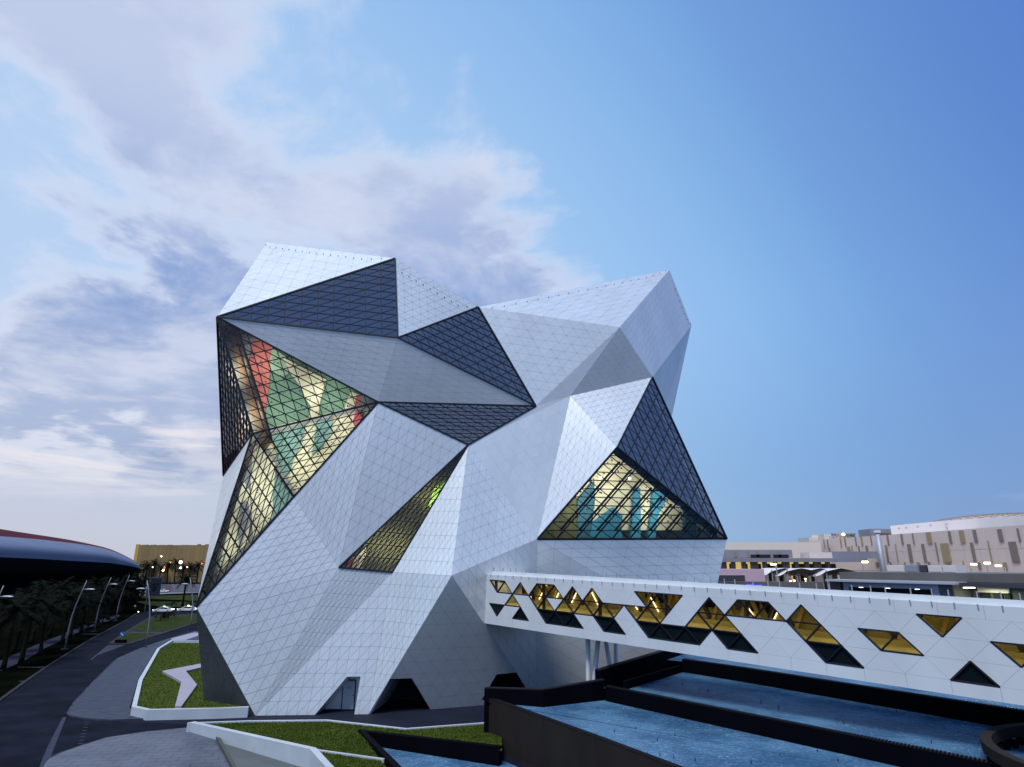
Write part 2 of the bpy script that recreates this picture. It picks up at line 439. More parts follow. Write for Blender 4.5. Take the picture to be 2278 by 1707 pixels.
# pavement that wraps round the raised lawn
pav = [(-38.73,58.71,0.12),(-41.30,63.42,0.12),(-46.98,75.12,0.12),(-50.86,83.26,0.12),(-54.27,90.69,0.12),(-57.11,100.76,0.12),(-58.35,106.10,0.12),(-59.68,113.47,0.12),(-61.37,126.32,0.12),(-59.00,124.55,0.12),(-51.89,109.99,0.12),(-57.13,109.99,0.12),(-53.94,99.65,0.12),(-42.14,75.12,0.12),(-34.35,60.58,0.12),(-30.69,56.83,0.12),(-33.26,56.36,0.12),(-34.69,56.56,0.12),(-36.10,56.96,0.12),(-37.65,57.65,0.12)]
sw = sheet('pavement', pav, .10, 'kerb', kind='structure')
e = MB(); e.wall([(-61.55,126.68,0.12),(-59.84,113.76,0.12),(-57.24,100.99,0.12),(-54.38,90.87,0.12),(-50.95,83.41,0.12),(-47.06,75.24,0.12),(-41.36,63.50,0.12),(-38.78,58.78,0.12),(-37.65,57.65,0.12),(-36.06,56.90,0.12),(-34.65,56.49,0.12),(-33.22,56.30,0.12),(-30.65,56.76,0.12)], .16, 0, .118); e.build('kerb', 'kerb', sw)
tiles('pavement', pav, .10, .016, 1.5, 1.0, R(62), 'paver', sw)
# plaza in the lower left corner
plz = [(-29.40,43.05,0.10),(-30.82,45.81,0.10),(-31.00,47.35,0.10),(-30.71,49.12,0.10),(-30.26,51.04,0.10),(-28.30,52.70,0.10),(-25.65,53.87,0.10),(-24.17,52.13,0.10)] + [(-21.97,50.72,0.10),(-17.63,43.61,0.10),(-14.78,37.16,0.10),(-25.64,37.16,0.10)]
pz = sheet('plaza', plz, .07, 'plaza_dark', kind='structure')
tiles('plaza', plz, .07, .016, 1.3, .75, R(8), 'plaza_tile', pz)
e = MB(); e.wall([(-29.40,43.05,0.10),(-30.82,45.81,0.10),(-31.00,47.35,0.10),(-30.71,49.12,0.10),(-30.26,51.04,0.10),(-28.30,52.70,0.10),(-25.65,53.87,0.10)], .15, 0, .088); e.build('kerb', 'kerb', pz)
# drive in front of the tower
dk = [(-35.24,56.59,0.00),(-30.82,57.05,0.00),(-22.91,58.32,0.00),(-17.38,59.48,0.00),(-5.67,61.22,0.00),(2.52,67.18,0.00),(2.06,55.55,0.00),(-2.34,51.50,0.00),(-8.29,53.44,0.00),(-15.26,56.14,0.00),(-25.94,55.25,0.00)]
sheet('forecourt', dk, .008, 'plaza_dark', kind='structure')

# traffic island
isl = [(-65.97,107.54,0.10),(-74.72,126.52,0.10),(-84.99,150.07,0.10)] + [(-89.42,161.04,0.10),(-90.48,164.66,0.10),(-84.34,167.17,0.10),(-80.24,169.10,0.10),(-71.25,150.58,0.10)] + [(-69.62,142.80,0.10),(-62.37,107.54,0.10),(-62.64,105.89,0.10)]
io = sheet('traffic_island', isl, .10, 'kerb_lip', kind='structure')
ii = [(-66.15,109.23,0.10),(-74.15,126.52,0.10),(-83.37,148.06,0.10)] + [(-86.35,156.46,0.10),(-87.48,161.04,0.10),(-82.57,163.74,0.10),(-78.63,165.28,0.10),(-73.27,154.27,0.10)] + [(-71.03,145.62,0.10),(-63.87,109.77,0.10),(-63.89,107.92,0.10)]
sheet('island_lawn', ii, .106, 'island_grass', kind='structure')
e = MB(); e.wall(isl, .12, 0, .1, closed=True); e.build('kerb', 'kerb_lip', io)
sheet('island_path', [(-74.04,125.10,0.10),(-66.55,124.06,0.10),(-65.78,122.02,0.10),(-73.15,123.03,0.10)], .112, 'kerb', kind='structure')
# kerb on the far side of the road and the footpath under the palms
e = MB(); e.wall([(-40.63,46.61,0.00),(-48.42,63.60,0.00),(-53.50,73.47,0.00),(-58.78,84.06,0.00),(-71.01,109.71,0.00),(-76.73,122.34,0.00),(-88.99,150.01,0.00)] + [(-98.09,169.16,0.00),(-99.15,174.50,0.00),(-102.50,187.08,0.00)], .35, 0, .12); e.build('road_kerb', 'kerb_lip', kind='structure')
fp = [(-60.14,75.36,0.00),(-63.14,82.71,0.00),(-65.87,89.09,0.00),(-73.02,103.12,0.00),(-76.10,109.98,0.00),(-85.21,129.75,0.00),(-91.22,144.42,0.00),(-92.79,149.25,0.00),(-98.57,162.94,0.00),(-101.81,167.56,0.00),(-96.70,151.80,0.00),(-90.31,136.68,0.00),(-82.68,119.42,0.00),(-77.28,106.75,0.00),(-70.00,91.29,0.00),(-66.93,83.46,0.00)]
sheet('footpath', fp, .01, 'sidewalk_lilac', kind='structure')
for q in ([(-71.93,110.11,0.00),(-71.69,111.47,0.00),(-70.59,109.58,0.00),(-70.70,108.53,0.00)], [(-55.04,74.34,0.00),(-54.27,74.76,0.00),(-53.39,73.47,0.00),(-54.61,73.93,0.00)], [(-62.86,84.22,0.00),(-58.99,84.52,0.00),(-58.48,83.16,0.00),(-62.26,83.46,0.00)], [(-80.79,122.67,0.00),(-77.16,123.01,0.00),(-76.24,121.02,0.00),(-79.71,121.35,0.00)]):
    sheet('verge_path', q, .012, 'kerb_lip', kind='structure')
# faint paint at the junction
e = MB()
for k in range(8):
    t = k / 7; a = Vector([(-35.12,56.05,0.00)][0]).lerp(Vector([(-31.32,49.69,0.00)][0]), t)
    e.box((a.x, a.y, .0125), (.36, .13, .003))
e.build('dash_marks', 'line_white', kind='structure')
sheet('road_line', [(-65.34,106.25,0.00),(-64.87,105.75,0.00),(-57.42,90.22,0.00),(-57.60,90.22,0.00)], .0085, 'line_white', kind='structure')
sheet('hatched_area', [(-64.82,105.88,0.00),(-62.53,106.25,0.00),(-59.35,94.39,0.00),(-62.67,100.62,0.00)], .0082, 'kerb', kind='structure')
# distant lawns
for q in ([(-154.44,262.85,0.00),(-133.84,275.32,0.00),(-110.74,228.45,0.00),(-145.15,247.90,0.00)], [(-131.50,225.51,0.00),(-107.88,222.64,0.00),(-96.63,199.82,0.00),(-104.78,195.38,0.00),(-119.39,209.35,0.00)]):
    sheet('far_lawn', q, .012, 'island_grass', kind='structure')

# ------------------------------------------------------------------ lawns with blades
def grass(name, poly, zf, n, h, mname, label=None):
    b = MB(); P2 = [Vector((p[0], p[1])) for p in poly]
    x0, x1, y0, y1 = min(p.x for p in P2), max(p.x for p in P2), min(p.y for p in P2), max(p.y for p in P2)
    def inside(x, y):
        c = False
        for i in range(len(P2)):
            a, d = P2[i], P2[i - 1]
            if (a.y > y) != (d.y > y) and x < (d.x - a.x) * (y - a.y) / (d.y - a.y) + a.x: c = not c
        return c
    k = 0; tries = 0
    while k < n and tries < n * 6:
        tries += 1
        x, y = random.uniform(x0, x1), random.uniform(y0, y1)
        if not inside(x, y): continue
        k += 1; a = random.uniform(0, 6.28); w = random.uniform(.03, .06); hh = h * random.uniform(.5, 1.3); z = zf(y)
        dx, dy = math.cos(a) * w, math.sin(a) * w; lx, ly = random.uniform(-.05, .05), random.uniform(-.05, .05)
        b.add([(x - dx, y - dy, z), (x + dx, y + dy, z), (x + lx, y + ly, z + hh)], [(0, 1, 2)])
    return b.build(name, mname, kind='stuff')

# raised lawn left of the tower
lawn_l = [(-45.01,102.57,0.80),(-53.44,103.07,0.80),(-50.34,93.66,0.80),(-39.21,70.31,0.80),(-32.77,58.45,0.80),(-30.87,57.25,0.80),(-25.39,57.77,0.80)] + [(-22.94,58.16,0.80),(-24.91,73.81,0.80),(-37.38,104.93,0.80)]
b = MB(); b.slab(lawn_l, 0, .64); b.build('raised_lawn', 'lawn_soil', kind='structure')
grass('grass', lawn_l, lambda y: .63, 26000, .11, 'grass_blade')
pw = thing('planter_wall', 'pale low wall around the raised lawn left of the faceted tower', 'planter wall', lawn_l[3])
b = MB(); b.wall([(-45.35,104.33,0.80),(-54.85,105.24,0.80),(-51.43,95.23,0.80),(-39.48,70.42,0.80),(-32.63,57.80,0.80),(-30.55,56.53,0.80),(-25.07,57.07,0.80)] + [(-22.53,57.56,0.80)], .38, 0, .8); b.build('wall', 'planter_white', pw)
b = MB(); b.slab([(-39.83,75.61,0.85),(-37.99,81.30,0.85),(-36.55,78.35,0.85),(-37.16,75.61,0.85),(-31.81,67.42,0.85),(-28.33,57.74,0.85),(-28.88,57.74,0.85),(-34.22,69.02,0.85)], .5, .86)
tag(b.build('garden_path', 'arrow_lilac'), 'lilac zigzag arrow shaped slab set in the lawn', 'garden path')
sheet('lilac_paving', [(-59.27,113.65,0.10),(-60.17,123.37,0.10),(-58.62,123.03,0.10),(-57.00,119.73,0.10),(-55.64,111.54,0.10),(-57.96,111.54,0.10)], .125, 'arrow_lilac', kind='structure')

# planter in front of the tower: its top rises towards the camera
zpl = lambda y: .5 + .05 * (57 - y)
lawn_f = [(-24.57,52.48,0.73),(-20.62,53.14,0.69),(-14.55,53.48,0.68),(-7.80,50.23,0.84),(-2.18,52.37,0.73),(-0.79,52.48,0.73),(-0.65,43.87,1.16),(-1.75,45.10,1.09),(-11.09,49.49,0.88),(-5.26,34.81,1.61),(-7.81,34.81,1.61),(-12.52,43.79,1.16)]
n_ = len(lawn_f); b = MB()
lt = [(p[0], p[1], zpl(p[1]) - .10) for p in lawn_f]
me = bpy.data.meshes.new('front_lawn'); bm = bmesh.new(); vs = [bm.verts.new(p) for p in lt]; bm.faces.new(vs); bmesh.ops.triangulate(bm, faces=bm.faces)
for f in bm.faces:
    f.normal_update()
    if f.normal.z < 0: f.normal_flip()
bm.to_mesh(me); bm.free(); me.materials.append(MT['lawn_soil']); link('front_lawn', me, kind='structure')
grass('grass', lawn_f, lambda y: zpl(y) - .11, 42000, .09, 'grass_blade')
fw = thing('planter_wall', 'cream white wall that bends round the front lawn below the tower', 'planter wall', lawn_f[0])
fl = [(-25.08,52.75,0.71),(-12.97,43.98,1.15),(-9.60,37.53,1.47),(-8.09,34.81,1.61)]
b = MB(); b.wall(fl, .42, -.02, [zpl(p[1]) for p in fl]); b.build('front_wall', 'planter_white', fw)
bl = [(-25.19,52.75,0.71),(-20.81,53.60,0.67),(-14.68,53.94,0.65),(-7.85,50.58,0.82),(-2.19,52.81,0.71),(-0.80,53.03,0.70)]
b = MB(); b.wall(bl[::-1], .22, -.02, [zpl(p[1]) for p in bl[::-1]]); b.build('rear_kerb', 'planter_white', fw)
cl = [(-12.47,43.64,1.17),(-7.69,41.27,1.29)]
b = MB(); b.wall(cl, .16, .3, [zpl(p[1]) + .02 for p in cl]); tag(b.build('garden_kerb', 'planter_white'), 'thin pale kerb line crossing the front lawn to the small pool', 'kerb')
sheet('sunken_ramp', [(-22.22,51.32,0.00),(-21.31,50.80,0.00),(-16.11,47.04,0.00),(-12.81,44.67,0.00),(-10.71,39.95,0.00),(-16.00,39.95,0.00)], .016, 'ramp', kind='structure')
rl = [(-21.88,50.45,0.25),(-20.38,48.03,0.25),(-17.44,43.23,0.25),(-15.50,39.81,0.25)]
b = MB(); b.wall(rl, .22, 0, .3); tag(b.build('ramp_kerb', 'ramp_edge'), 'narrow dark green kerb between the tiled plaza and the grey ramp', 'kerb')

# ================================================================== POOLS
def vz(p, z): return (p[0], p[1], z)
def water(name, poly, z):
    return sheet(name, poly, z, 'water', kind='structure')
# small pool in the front lawn
sp = thing('small_pool_border', 'dark stone border of the lowest pool in the front lawn', 'pool border', (-11.27,49.60,0.87))
bd = [(-0.66,44.47,1.13),(-1.74,45.02,1.10),(-11.25,49.73,0.86),(-7.10,40.12,1.34),(-4.85,34.81,1.61)]
b = MB(); b.wall(bd, .40, 0, [zpl(p[1]) + .10 for p in bd]); b.build('border', 'pool_wall', sp)
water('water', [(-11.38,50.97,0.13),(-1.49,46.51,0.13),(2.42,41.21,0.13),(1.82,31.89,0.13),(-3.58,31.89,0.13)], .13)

# terraced pools: A in front, B behind it, C at the back
def pool_wall_thing(nm, label, pts, th, z0, z1, m, teeth=None):
    t = thing(nm, label, 'pool wall', (pts[0][0], pts[0][1], 0))
    b = MB(); b.wall(pts, th, z0, z1); b.build('wall', m, t)
    zz = lambda i: z1[i] if hasattr(z1, '__len__') else z1
    if teeth:
        tb = MB()
        for i in range(len(pts) - 1):
            p, q = Vector((pts[i][0], pts[i][1], zz(i))), Vector((pts[i + 1][0], pts[i + 1][1], zz(i + 1)))
            n = int((q - p).length / .17); d = (q - p).normalized(); a = math.atan2(d.y, d.x); nn = Vector((-d.y, d.x, 0))
            for k in range(n):
                c = p.lerp(q, (k + .5) / n) + nn * (th / 2) ; tb.box((c.x, c.y, c.z + .03), (.09, th * 1.06, .06), a)
        tb.build('overflow_grate', teeth, t, kind='stuff')
    else:
        cb = MB(); o = [Vector((p[0], p[1])) for p in pts]
        cb.wall(pts, th * 1.0, [zz(i) + .003 for i in range(len(pts))], [zz(i) + .07 for i in range(len(pts))]); cb.build('coping', 'pool_lip', t)
    return t
ZA, ZB, ZC = 2.80, 3.65, 4.5
A0 = (-2.04,49.31,0.10); A1 = (2.22,47.65,2.80); A2 = (6.96,50.02,2.80)
pool_wall_thing('pool_wall', 'black rear wall of the front pool with a kinked top edge below the bridge columns', [A2, A1, A0][::-1], .45, 0, [3.70, 3.88, 4.14], 'pool_wall')
F0 = (-1.78,48.45,2.90); F1 = (4.75,39.46,2.90); F2 = (7.79,34.32,2.90)
F0 = (A0[0] + .35, A0[1] - .12, 0); F3 = Vector(F2).lerp(Vector(F1), -.9)
pool_wall_thing('pool_wall', 'brownish front wall of the lowest terrace with a toothed overflow lip', [tuple(F3), F2, F1, F0][::-1], .40, 0, [3.05, 2.9, 2.9, 2.9], 'pool_wall_brown', 'pool_lip')
W3 = [(6.91,49.71,2.80), (14.08,40.96,2.80), (19.37,34.46,2.80)]
W3.append(tuple(Vector(W3[2]).lerp(Vector(W3[1]), -.7)))
pool_wall_thing('pool_wall', 'long black wall between the front and middle pools with a toothed lip', W3, .40, 0, 3.78, 'pool_wall', 'pool_lip')
B0, B1, B2, B3 = (8.26,49.17,3.65), (14.59,56.72,3.65), (18.26,52.00,3.65), (27.87,38.12,3.65)
B4 = tuple(Vector(B3).lerp(Vector(B2), -.35))
pool_wall_thing('pool_wall', 'long black wall between the middle and rear pools half under the bridge', [B1, B2, B3, B4], .40, 0, 4.66, 'pool_wall', 'pool_lip')
S0 = (A2[0] - .25, A2[1] + .45, 0); S1 = (13.50,57.60,5.24); S2 = (22.08,70.00,4.03)
pool_wall_thing('pool_wall', 'black stepped side wall of the middle pool behind the bridge columns', [S0, S1, S2], .5, 0, [4.72, 5.2, 5.9], 'pool_wall')
b = MB(); b.wall([(B0[0] + .2, B0[1] + .1, 0), (B1[0], B1[1], 0)], .30, 0, 4.22); tag(b.build('pool_ledge', 'pool_wall'), 'narrow black ledge along the left side of the middle pool', 'ledge')
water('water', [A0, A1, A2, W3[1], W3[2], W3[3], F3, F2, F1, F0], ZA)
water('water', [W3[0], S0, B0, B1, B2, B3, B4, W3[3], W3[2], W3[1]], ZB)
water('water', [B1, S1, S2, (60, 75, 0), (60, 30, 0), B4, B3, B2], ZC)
# fountain nozzles
nz = MB(); nz.tube([(0, 0, -.1), (0, 0, .11)], .028, 6); nz.tube([(0, 0, .11), (0, 0, .19)], [.015, .010], 6)
nme = nz.mesh('fountain_nozzle', 'black_void'); nzr = None
for (z, pts) in ((ZA, [(4.74,39.43,2.80),(6.18,41.08,2.80),(7.59,41.67,2.80),(8.33,39.17,2.80),(9.62,40.24,2.80),(7.19,36.52,2.80),(7.81,36.29,2.80),(8.43,35.86,2.80),(9.43,35.44,2.80),(11.13,43.54,2.80)] + [(16.44,36.95,2.80),(12.13,34.96,2.80),(14.13,36.26,2.80),(16.75,35.39,2.80)]), (ZB, [(16.57,44.74,3.65),(17.10,43.23,3.65),(24.01,42.16,3.65),(19.18,39.27,3.65),(21.65,35.29,3.65)] + [(14.23,48.58,3.65),(13.04,50.99,3.65)])):
    for p in pts:
        o = link('fountain_nozzle', nme, loc=(p[0], p[1], z)); tag(o, 'small black nozzle sticking up out of the blue pool water', 'nozzle', 'fountain nozzles in the pools')
# round dark structure at the lower right
rt = thing('round_basin', 'dark round basin rim with upright fins in the lower right corner', 'basin', (23.53,30.00,4.06))
rc = Vector((27.86,29.00,2.03)); rc.z = 0; b = MB(); rr = 6.6
ring = [(rc.x + rr * math.cos(t), rc.y + rr * math.sin(t), 0) for t in [math.pi * 2 * k / 40 for k in range(40)]]
b.wall(ring, .45, 4.05, 4.55, closed=True); b.build('rim', 'pool_wall_brown', rt)
b = MB(); b.tube([(rc.x, rc.y, 0), (rc.x, rc.y, 3.6)], 5.8, 40); b.build('drum', 'black_void', rt)
fin = MB(); fin.box((0, 0, 2.0), (.55, .20, 4.04)); fme = fin.mesh('fin', 'pool_wall')
for k in range(44):
    t = 2 * math.pi * k / 44; o = link('fin', fme, rt, (rc.x + 6.2 * math.cos(t), rc.y + 6.2 * math.sin(t), 0)); o.rotation_euler = (0, 0, t)

# ================================================================== THE FACETED TOWER
V = {k: Vector(p) for k, p in {'A':(-33.06,73.16,54.16), 'B':(-13.18,61.54,45.53), 'C':(-30.13,57.48,36.71), 'D':(-12.00,59.77,35.31), 'E':(-13.87,60.79,28.59), 'F':(-3.89,64.41,40.85), 'G':(2.61,64.46,29.11), 'I':(-4.59,63.06,24.56), 'J':(24.25,84.65,55.98), 'K':(12.46,65.49,38.77), 'L':(27.03,85.16,46.98), 'M':(16.56,68.41,33.65), 'N':(6.51,65.10,30.45), 'O':(10.89,62.21,24.10), 'Pp':(18.11,74.00,28.33), 'Q':(2.56,63.13,14.93), 'R':(24.72,72.01,15.32), 'S':(-25.50,58.61,24.82), 'T':(-33.99,71.62,22.47), 'U':(-21.42,60.26,18.87), 'Wl':(-28.58,58.40,8.79), 'X':(-16.31,59.76,12.20), 'Yv':(-11.41,60.56,11.76), 'Z':(-5.46,57.62,11.49), 'AA':(-22.11,58.22,-0.00), 'AC':(-12.47,58.73,0.00), 'AE':(2.27,64.06,0.00), 'BL':(-28.02,61.40,0.00), 'AF':(20.84,70.03,5.00)}.items()}
CAMP = Vector((0, 0, 12.3))
def dirout(a, b, c):
    n = (b - a).cross(c - a).normalized()
    return n if (CAMP - a).dot(n) > 0 else -n
TW = thing('faceted_tower', 'white many sided tower of triangular panels and dark glass facets', 'building', (-8, 66, 0))
NSUB = 11
#            vertices   joint width
WHITE = [('A B C', .045), ('B F D', .045), ('C D E', .030), ('D G E', .022), ('F K G', .026), ('F J K', .05), ('K J M', .030), ('J L M', .024), ('L Pp M', .018),
         ('K M N', .018), ('K N G', .014), ('G N I', .012), ('N M O', .045), ('N O Q', .026), ('I N Q', .008), ('I Q Z', .045), ('I Z Yv', .045), ('E I X', .040), ('E X U', .040),
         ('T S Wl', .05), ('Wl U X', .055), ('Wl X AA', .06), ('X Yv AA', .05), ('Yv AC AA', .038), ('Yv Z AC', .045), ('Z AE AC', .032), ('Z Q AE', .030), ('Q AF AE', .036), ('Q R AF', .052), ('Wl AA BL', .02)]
GLASS = [('C B D', 1), ('D F G', 1), ('E G I', 1), ('M R O', 1), ('O R Q', 3), ('I Yv X', 2), ('S E U', 3), ('C E S', 3), ('C S T', 2), ('S U Wl', 3)]
def onf(px, f):
    return [Vector(p) for p in px]
HOLES = {'Yv AC AA': onf([(-17.18,58.46,-0.14),(-14.65,59.06,2.93),(-13.46,59.12,2.94),(-13.69,58.64,-0.17)], 0), 'Z AE AC': onf([(-12.37,58.80,-0.10),(-10.72,58.46,2.86),(-8.91,59.13,2.80),(-6.90,60.98,-0.74)], 0)}
HOLE2 = {'Z Q AE': onf([(-2.82,62.08,0.45),(-1.43,61.87,2.67),(0.40,62.52,2.73),(2.03,63.95,0.09)], 0), }
lining = MB(); cand = []
for f, gap in WHITE:
    a, b_, c = [V[k] for k in f.split()]; n = dirout(a, b_, c)
    hole = HOLES.get(f)
    holes = [h for h in (hole, (HOLE2['Z Q AE'] if f == 'Z AE AC' else None)) if h]
    polys = [[a, b_, c]]
    for h in holes: polys = [q for p in polys for q in subtract(p, h, n)]
    for p in polys: lining.add([q - n * .012 for q in p], [tuple(range(len(p)))])
    P = lambda i, j: a + (b_ - a) * (i / NSUB) + (c - a) * (j / NSUB)
    for i in range(NSUB):
        for j in range(NSUB - i):
            tris = [(P(i, j), P(i + 1, j), P(i, j + 1))]
            if i + j < NSUB - 1: tris.append((P(i + 1, j), P(i + 1, j + 1), P(i, j + 1)))
            for t in tris:
                pp = [inset_tri(t, gap * .33)]
                for h in holes: pp = [q for p in pp for q in subtract(p, h, n)]
                if not pp: continue
                cc = sum(t, Vector()) / 3; vis = area(t) * max(.02, (CAMP - cc).normalized().dot(n)) / (CAMP - cc).length_squared
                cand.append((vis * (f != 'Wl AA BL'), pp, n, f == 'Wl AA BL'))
lining.build('shell', 'joint_grey', TW)
cand.sort(key=lambda x: -x[0])
rest = MB()
def panel_into(b, pp, n):
    off = n * (.012 + random.uniform(-.003, .003))
    # no panel sits perfectly true
    tl = Vector((random.gauss(0, 1), random.gauss(0, 1), random.gauss(0, 1))) * .0022
    for p in pp:
        c = sum(p, Vector()) / len(p); b.prism([q - n * (.008 - (q - c).dot(tl)) for q in p], off + n * .008, cap0=False)
dark = MB()
for k, (v, pp, n, dk) in enumerate(cand):
    if k < 300:
        b = MB(); panel_into(b, pp, n); b.build('panel', 'white_panel', TW)
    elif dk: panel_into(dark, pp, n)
    else: panel_into(rest, pp, n)
rest.build('panel_field', 'white_panel', TW, kind='stuff'); dark.build('shaded_panel_field', 'shadow_panel', TW, kind='stuff')
# back of the tower
KT, KL, KR, L2, R2 = Vector((0, 98, 47)), Vector((-26, 90, 28)), Vector((26, 104, 30)), Vector((-22, 88, 0)), Vector((22, 92, 0))
hb = MB()
g0 = lambda k: Vector((V[k].x, V[k].y, 0))
for q in ((V['A'], V['B'], KT), (V['B'], V['F'], KT), (V['F'], V['J'], KT), (V['J'], V['L'], KR), (V['J'], KR, KT), (V['L'], V['Pp'], KR), (V['Pp'], V['M'], V['R']), (V['Pp'], V['R'], KR), (V['R'], R2, KR), (V['R'], V['AF'], R2),
          (V['A'], KT, KL), (V['A'], V['C'], V['T']), (V['A'], V['T'], KL), (V['T'], L2, KL), (V['T'], V['Wl'], V['BL']), (V['T'], V['BL'], L2), (KL, KT, KR), (KL, KR, R2), (KL, R2, L2), (V['AF'], g0('AF'), V['AE']), (V['AF'], g0('AF'), R2)):
    hb.add(q, [(0, 1, 2)])
hb.build('rear_shell', 'white_panel', TW)
# seams where facets meet
sm = MB(); seen = set()
for f, gap in WHITE:
    ks = f.split()
    for i in range(3):
        e = tuple(sorted((ks[i], ks[(i + 1) % 3])))
        if e in seen: continue
        seen.add(e)
# glazed facets
gp = []
for f, wgt in GLASS:
    a, b_, c = [V[k] for k in f.split()]; n = dirout(a, b_, c)
    P = lambda i, j: a + (b_ - a) * (i / NSUB) + (c - a) * (j / NSUB)
    for i in range(NSUB):
        for j in range(NSUB - i):
            tris = [(P(i, j), P(i + 1, j), P(i, j + 1))]
            if i + j < NSUB - 1: tris.append((P(i + 1, j), P(i + 1, j + 1), P(i, j + 1)))
            for t in tris:
                if (t[1] - t[0]).cross(t[2] - t[0]).dot(n) < 0: t = (t[0], t[2], t[1])
                cc = sum(t, Vector()) / 3; gp.append((area(t) * max(.02, (CAMP - cc).normalized().dot(n)) / (CAMP - cc).length_squared * (wgt > 1) + area(t) * 1e-9, inset_tri(t, .03), n, 'coated_glass' if wgt == 1 else 'facet_glass'))
    for fam in range(3):
        for k in range(1, NSUB):
            p, q = ((P(k, 0), P(k, NSUB - k)), (P(0, k), P(NSUB - k, k)), (P(k, 0), P(0, k)))[fam]
            m_ = MB(); wd = ((.075, .045, .085) if f == 'C B D' else (.075, .075, .05))[fam] if wgt == 1 else (.085, .085, .07)[fam]
            m_.bar(p, q, wd, .16 - .02 * fam, up=n, lift=-.03 - .004 * fam); m_.build('mullion', 'mullion_black', TW)
    for p, q in ((a, b_), (b_, c), (c, a)):
        m_ = MB(); m_.bar(p, q, .16, .20, up=n, lift=0); m_.build('edge_frame', 'mullion_black', TW)
gp.sort(key=lambda x: -x[0]); rest = MB()
rest2 = MB(); rest2.keep = True
for k, (v, t, n, gm) in enumerate(gp):
    # panes sit a hair out of true with each other, as real glazing does
    w = [p + n * random.uniform(-.0022, .0022) for p in t]
    if k < 300:
        m_ = MB(); m_.add(w, [(0, 1, 2)]); m_.keep = True; m_.build('pane', gm, TW)
    else: (rest2 if gm == 'coated_glass' else rest).add(w, [(0, 1, 2)])
rest.keep = True; rest.build('pane_field', 'facet_glass', TW, kind='stuff'); rest2.build('blue_pane_field', 'coated_glass', TW, kind='stuff')
# small roof fixings along the upper edges
fx = MB(); fx.tube([(0, 0, 0), (0, 0, .10)], [.055, .045], 6); fme = fx.mesh('roof_fixing', 'mullion_black')
for (p, q, r, n_, lo, hi) in (('A', 'B', 'C', 17, .03, .93), ('B', 'F', 'D', 12, .06, .98), ('F', 'J', 'K', 20, .05, .97), ('J', 'L', 'M', 7, .3, .95)):
    a, b_, c = V[p], V[q], V[r]; n = dirout(a, b_, c); inw = ((c - (a + b_) / 2)).normalized()
    for k in range(n_):
        t = lo + (hi - lo) * k / (n_ - 1); pt = a.lerp(b_, t) + inw * (1.3 * min(1, 6 * (1 - t), 6 * t + .5)) + n * .03
        o = link('roof_fixing', fme, TW, pt); o.rotation_mode = 'QUATERNION'; o.rotation_quaternion = n.to_track_quat('Z', 'Y')
# entrances
def recess(hole, depth, name, m_in, m_back):
    h = [Vector(p) for p in hole]; nn = Vector((.15, 1, 0)).normalized() * depth; yb = max(p.y for p in h)
    b = MB(); back = [Vector((p.x + nn.x, yb + nn.y, p.z)) for p in h]
    for i in range(4):
        j = (i + 1) % 4
        if min(h[i].z, h[j].z) < .3 and abs(h[i].z - h[j].z) < .3: continue
        b.add([h[i], h[j], back[j], back[i]], [(0, 1, 2, 3)])
    b.build(name, m_in, TW)
    b = MB(); b.add(back, [(0, 1, 2, 3)]); b.build('recess_back', m_back, TW)
    return back
bk = recess(HOLES['Yv AC AA'], 1.6, 'door_recess', 'white_panel', 'white_panel')
recess(HOLES['Z AE AC'], 3.4, 'entrance_recess', 'joint_grey', 'black_void')
recess(HOLE2['Z Q AE'], 3.4, 'entrance_recess', 'lining', 'black_void')
dm = (bk[2] + bk[3]) / 2; ux = Vector((1, 0, 0)); yy = Vector((0, 1, 0))
dz = min(p.z for p in bk); d0 = bk[2].lerp(bk[1], 1.3); d0 = Vector((d0.x, d0.y, 0.02)) - yy * .06
b = MB(); b.prism([d0 - ux * .52, d0 + ux * .52, d0 + ux * .52 + Vector((0, 0, 2.3)), d0 - ux * .52 + Vector((0, 0, 2.3))], -yy * .06); dr = b.build('door', 'door_grey', TW)
b = MB()
for p, q in ((d0 - ux * .56, d0 - ux * .56 + Vector((0, 0, 2.36))), (d0 + ux * .56, d0 + ux * .56 + Vector((0, 0, 2.36))), (d0 - ux * .6 + Vector((0, 0, 2.38)), d0 + ux * .6 + Vector((0, 0, 2.38)))): b.bar(p, q, .07, .1, up=yy, lift=-.03)
b.build('door_frame', 'mullion_black', dr)
b = MB(); c = d0 + Vector((0, 0, 1.75)) - yy * .08; b.bar(c - ux * .2, c + ux * .2, .02, .1, up=yy); b.build('door_plate', 'mullion_black', dr)
b = MB(); c = d0 + Vector((0, 0, 1.15)) - yy * .12; b.bar(c + ux * .48, c + ux * .36, .05, .05, up=yy); b.build('handle', 'mullion_black', dr)

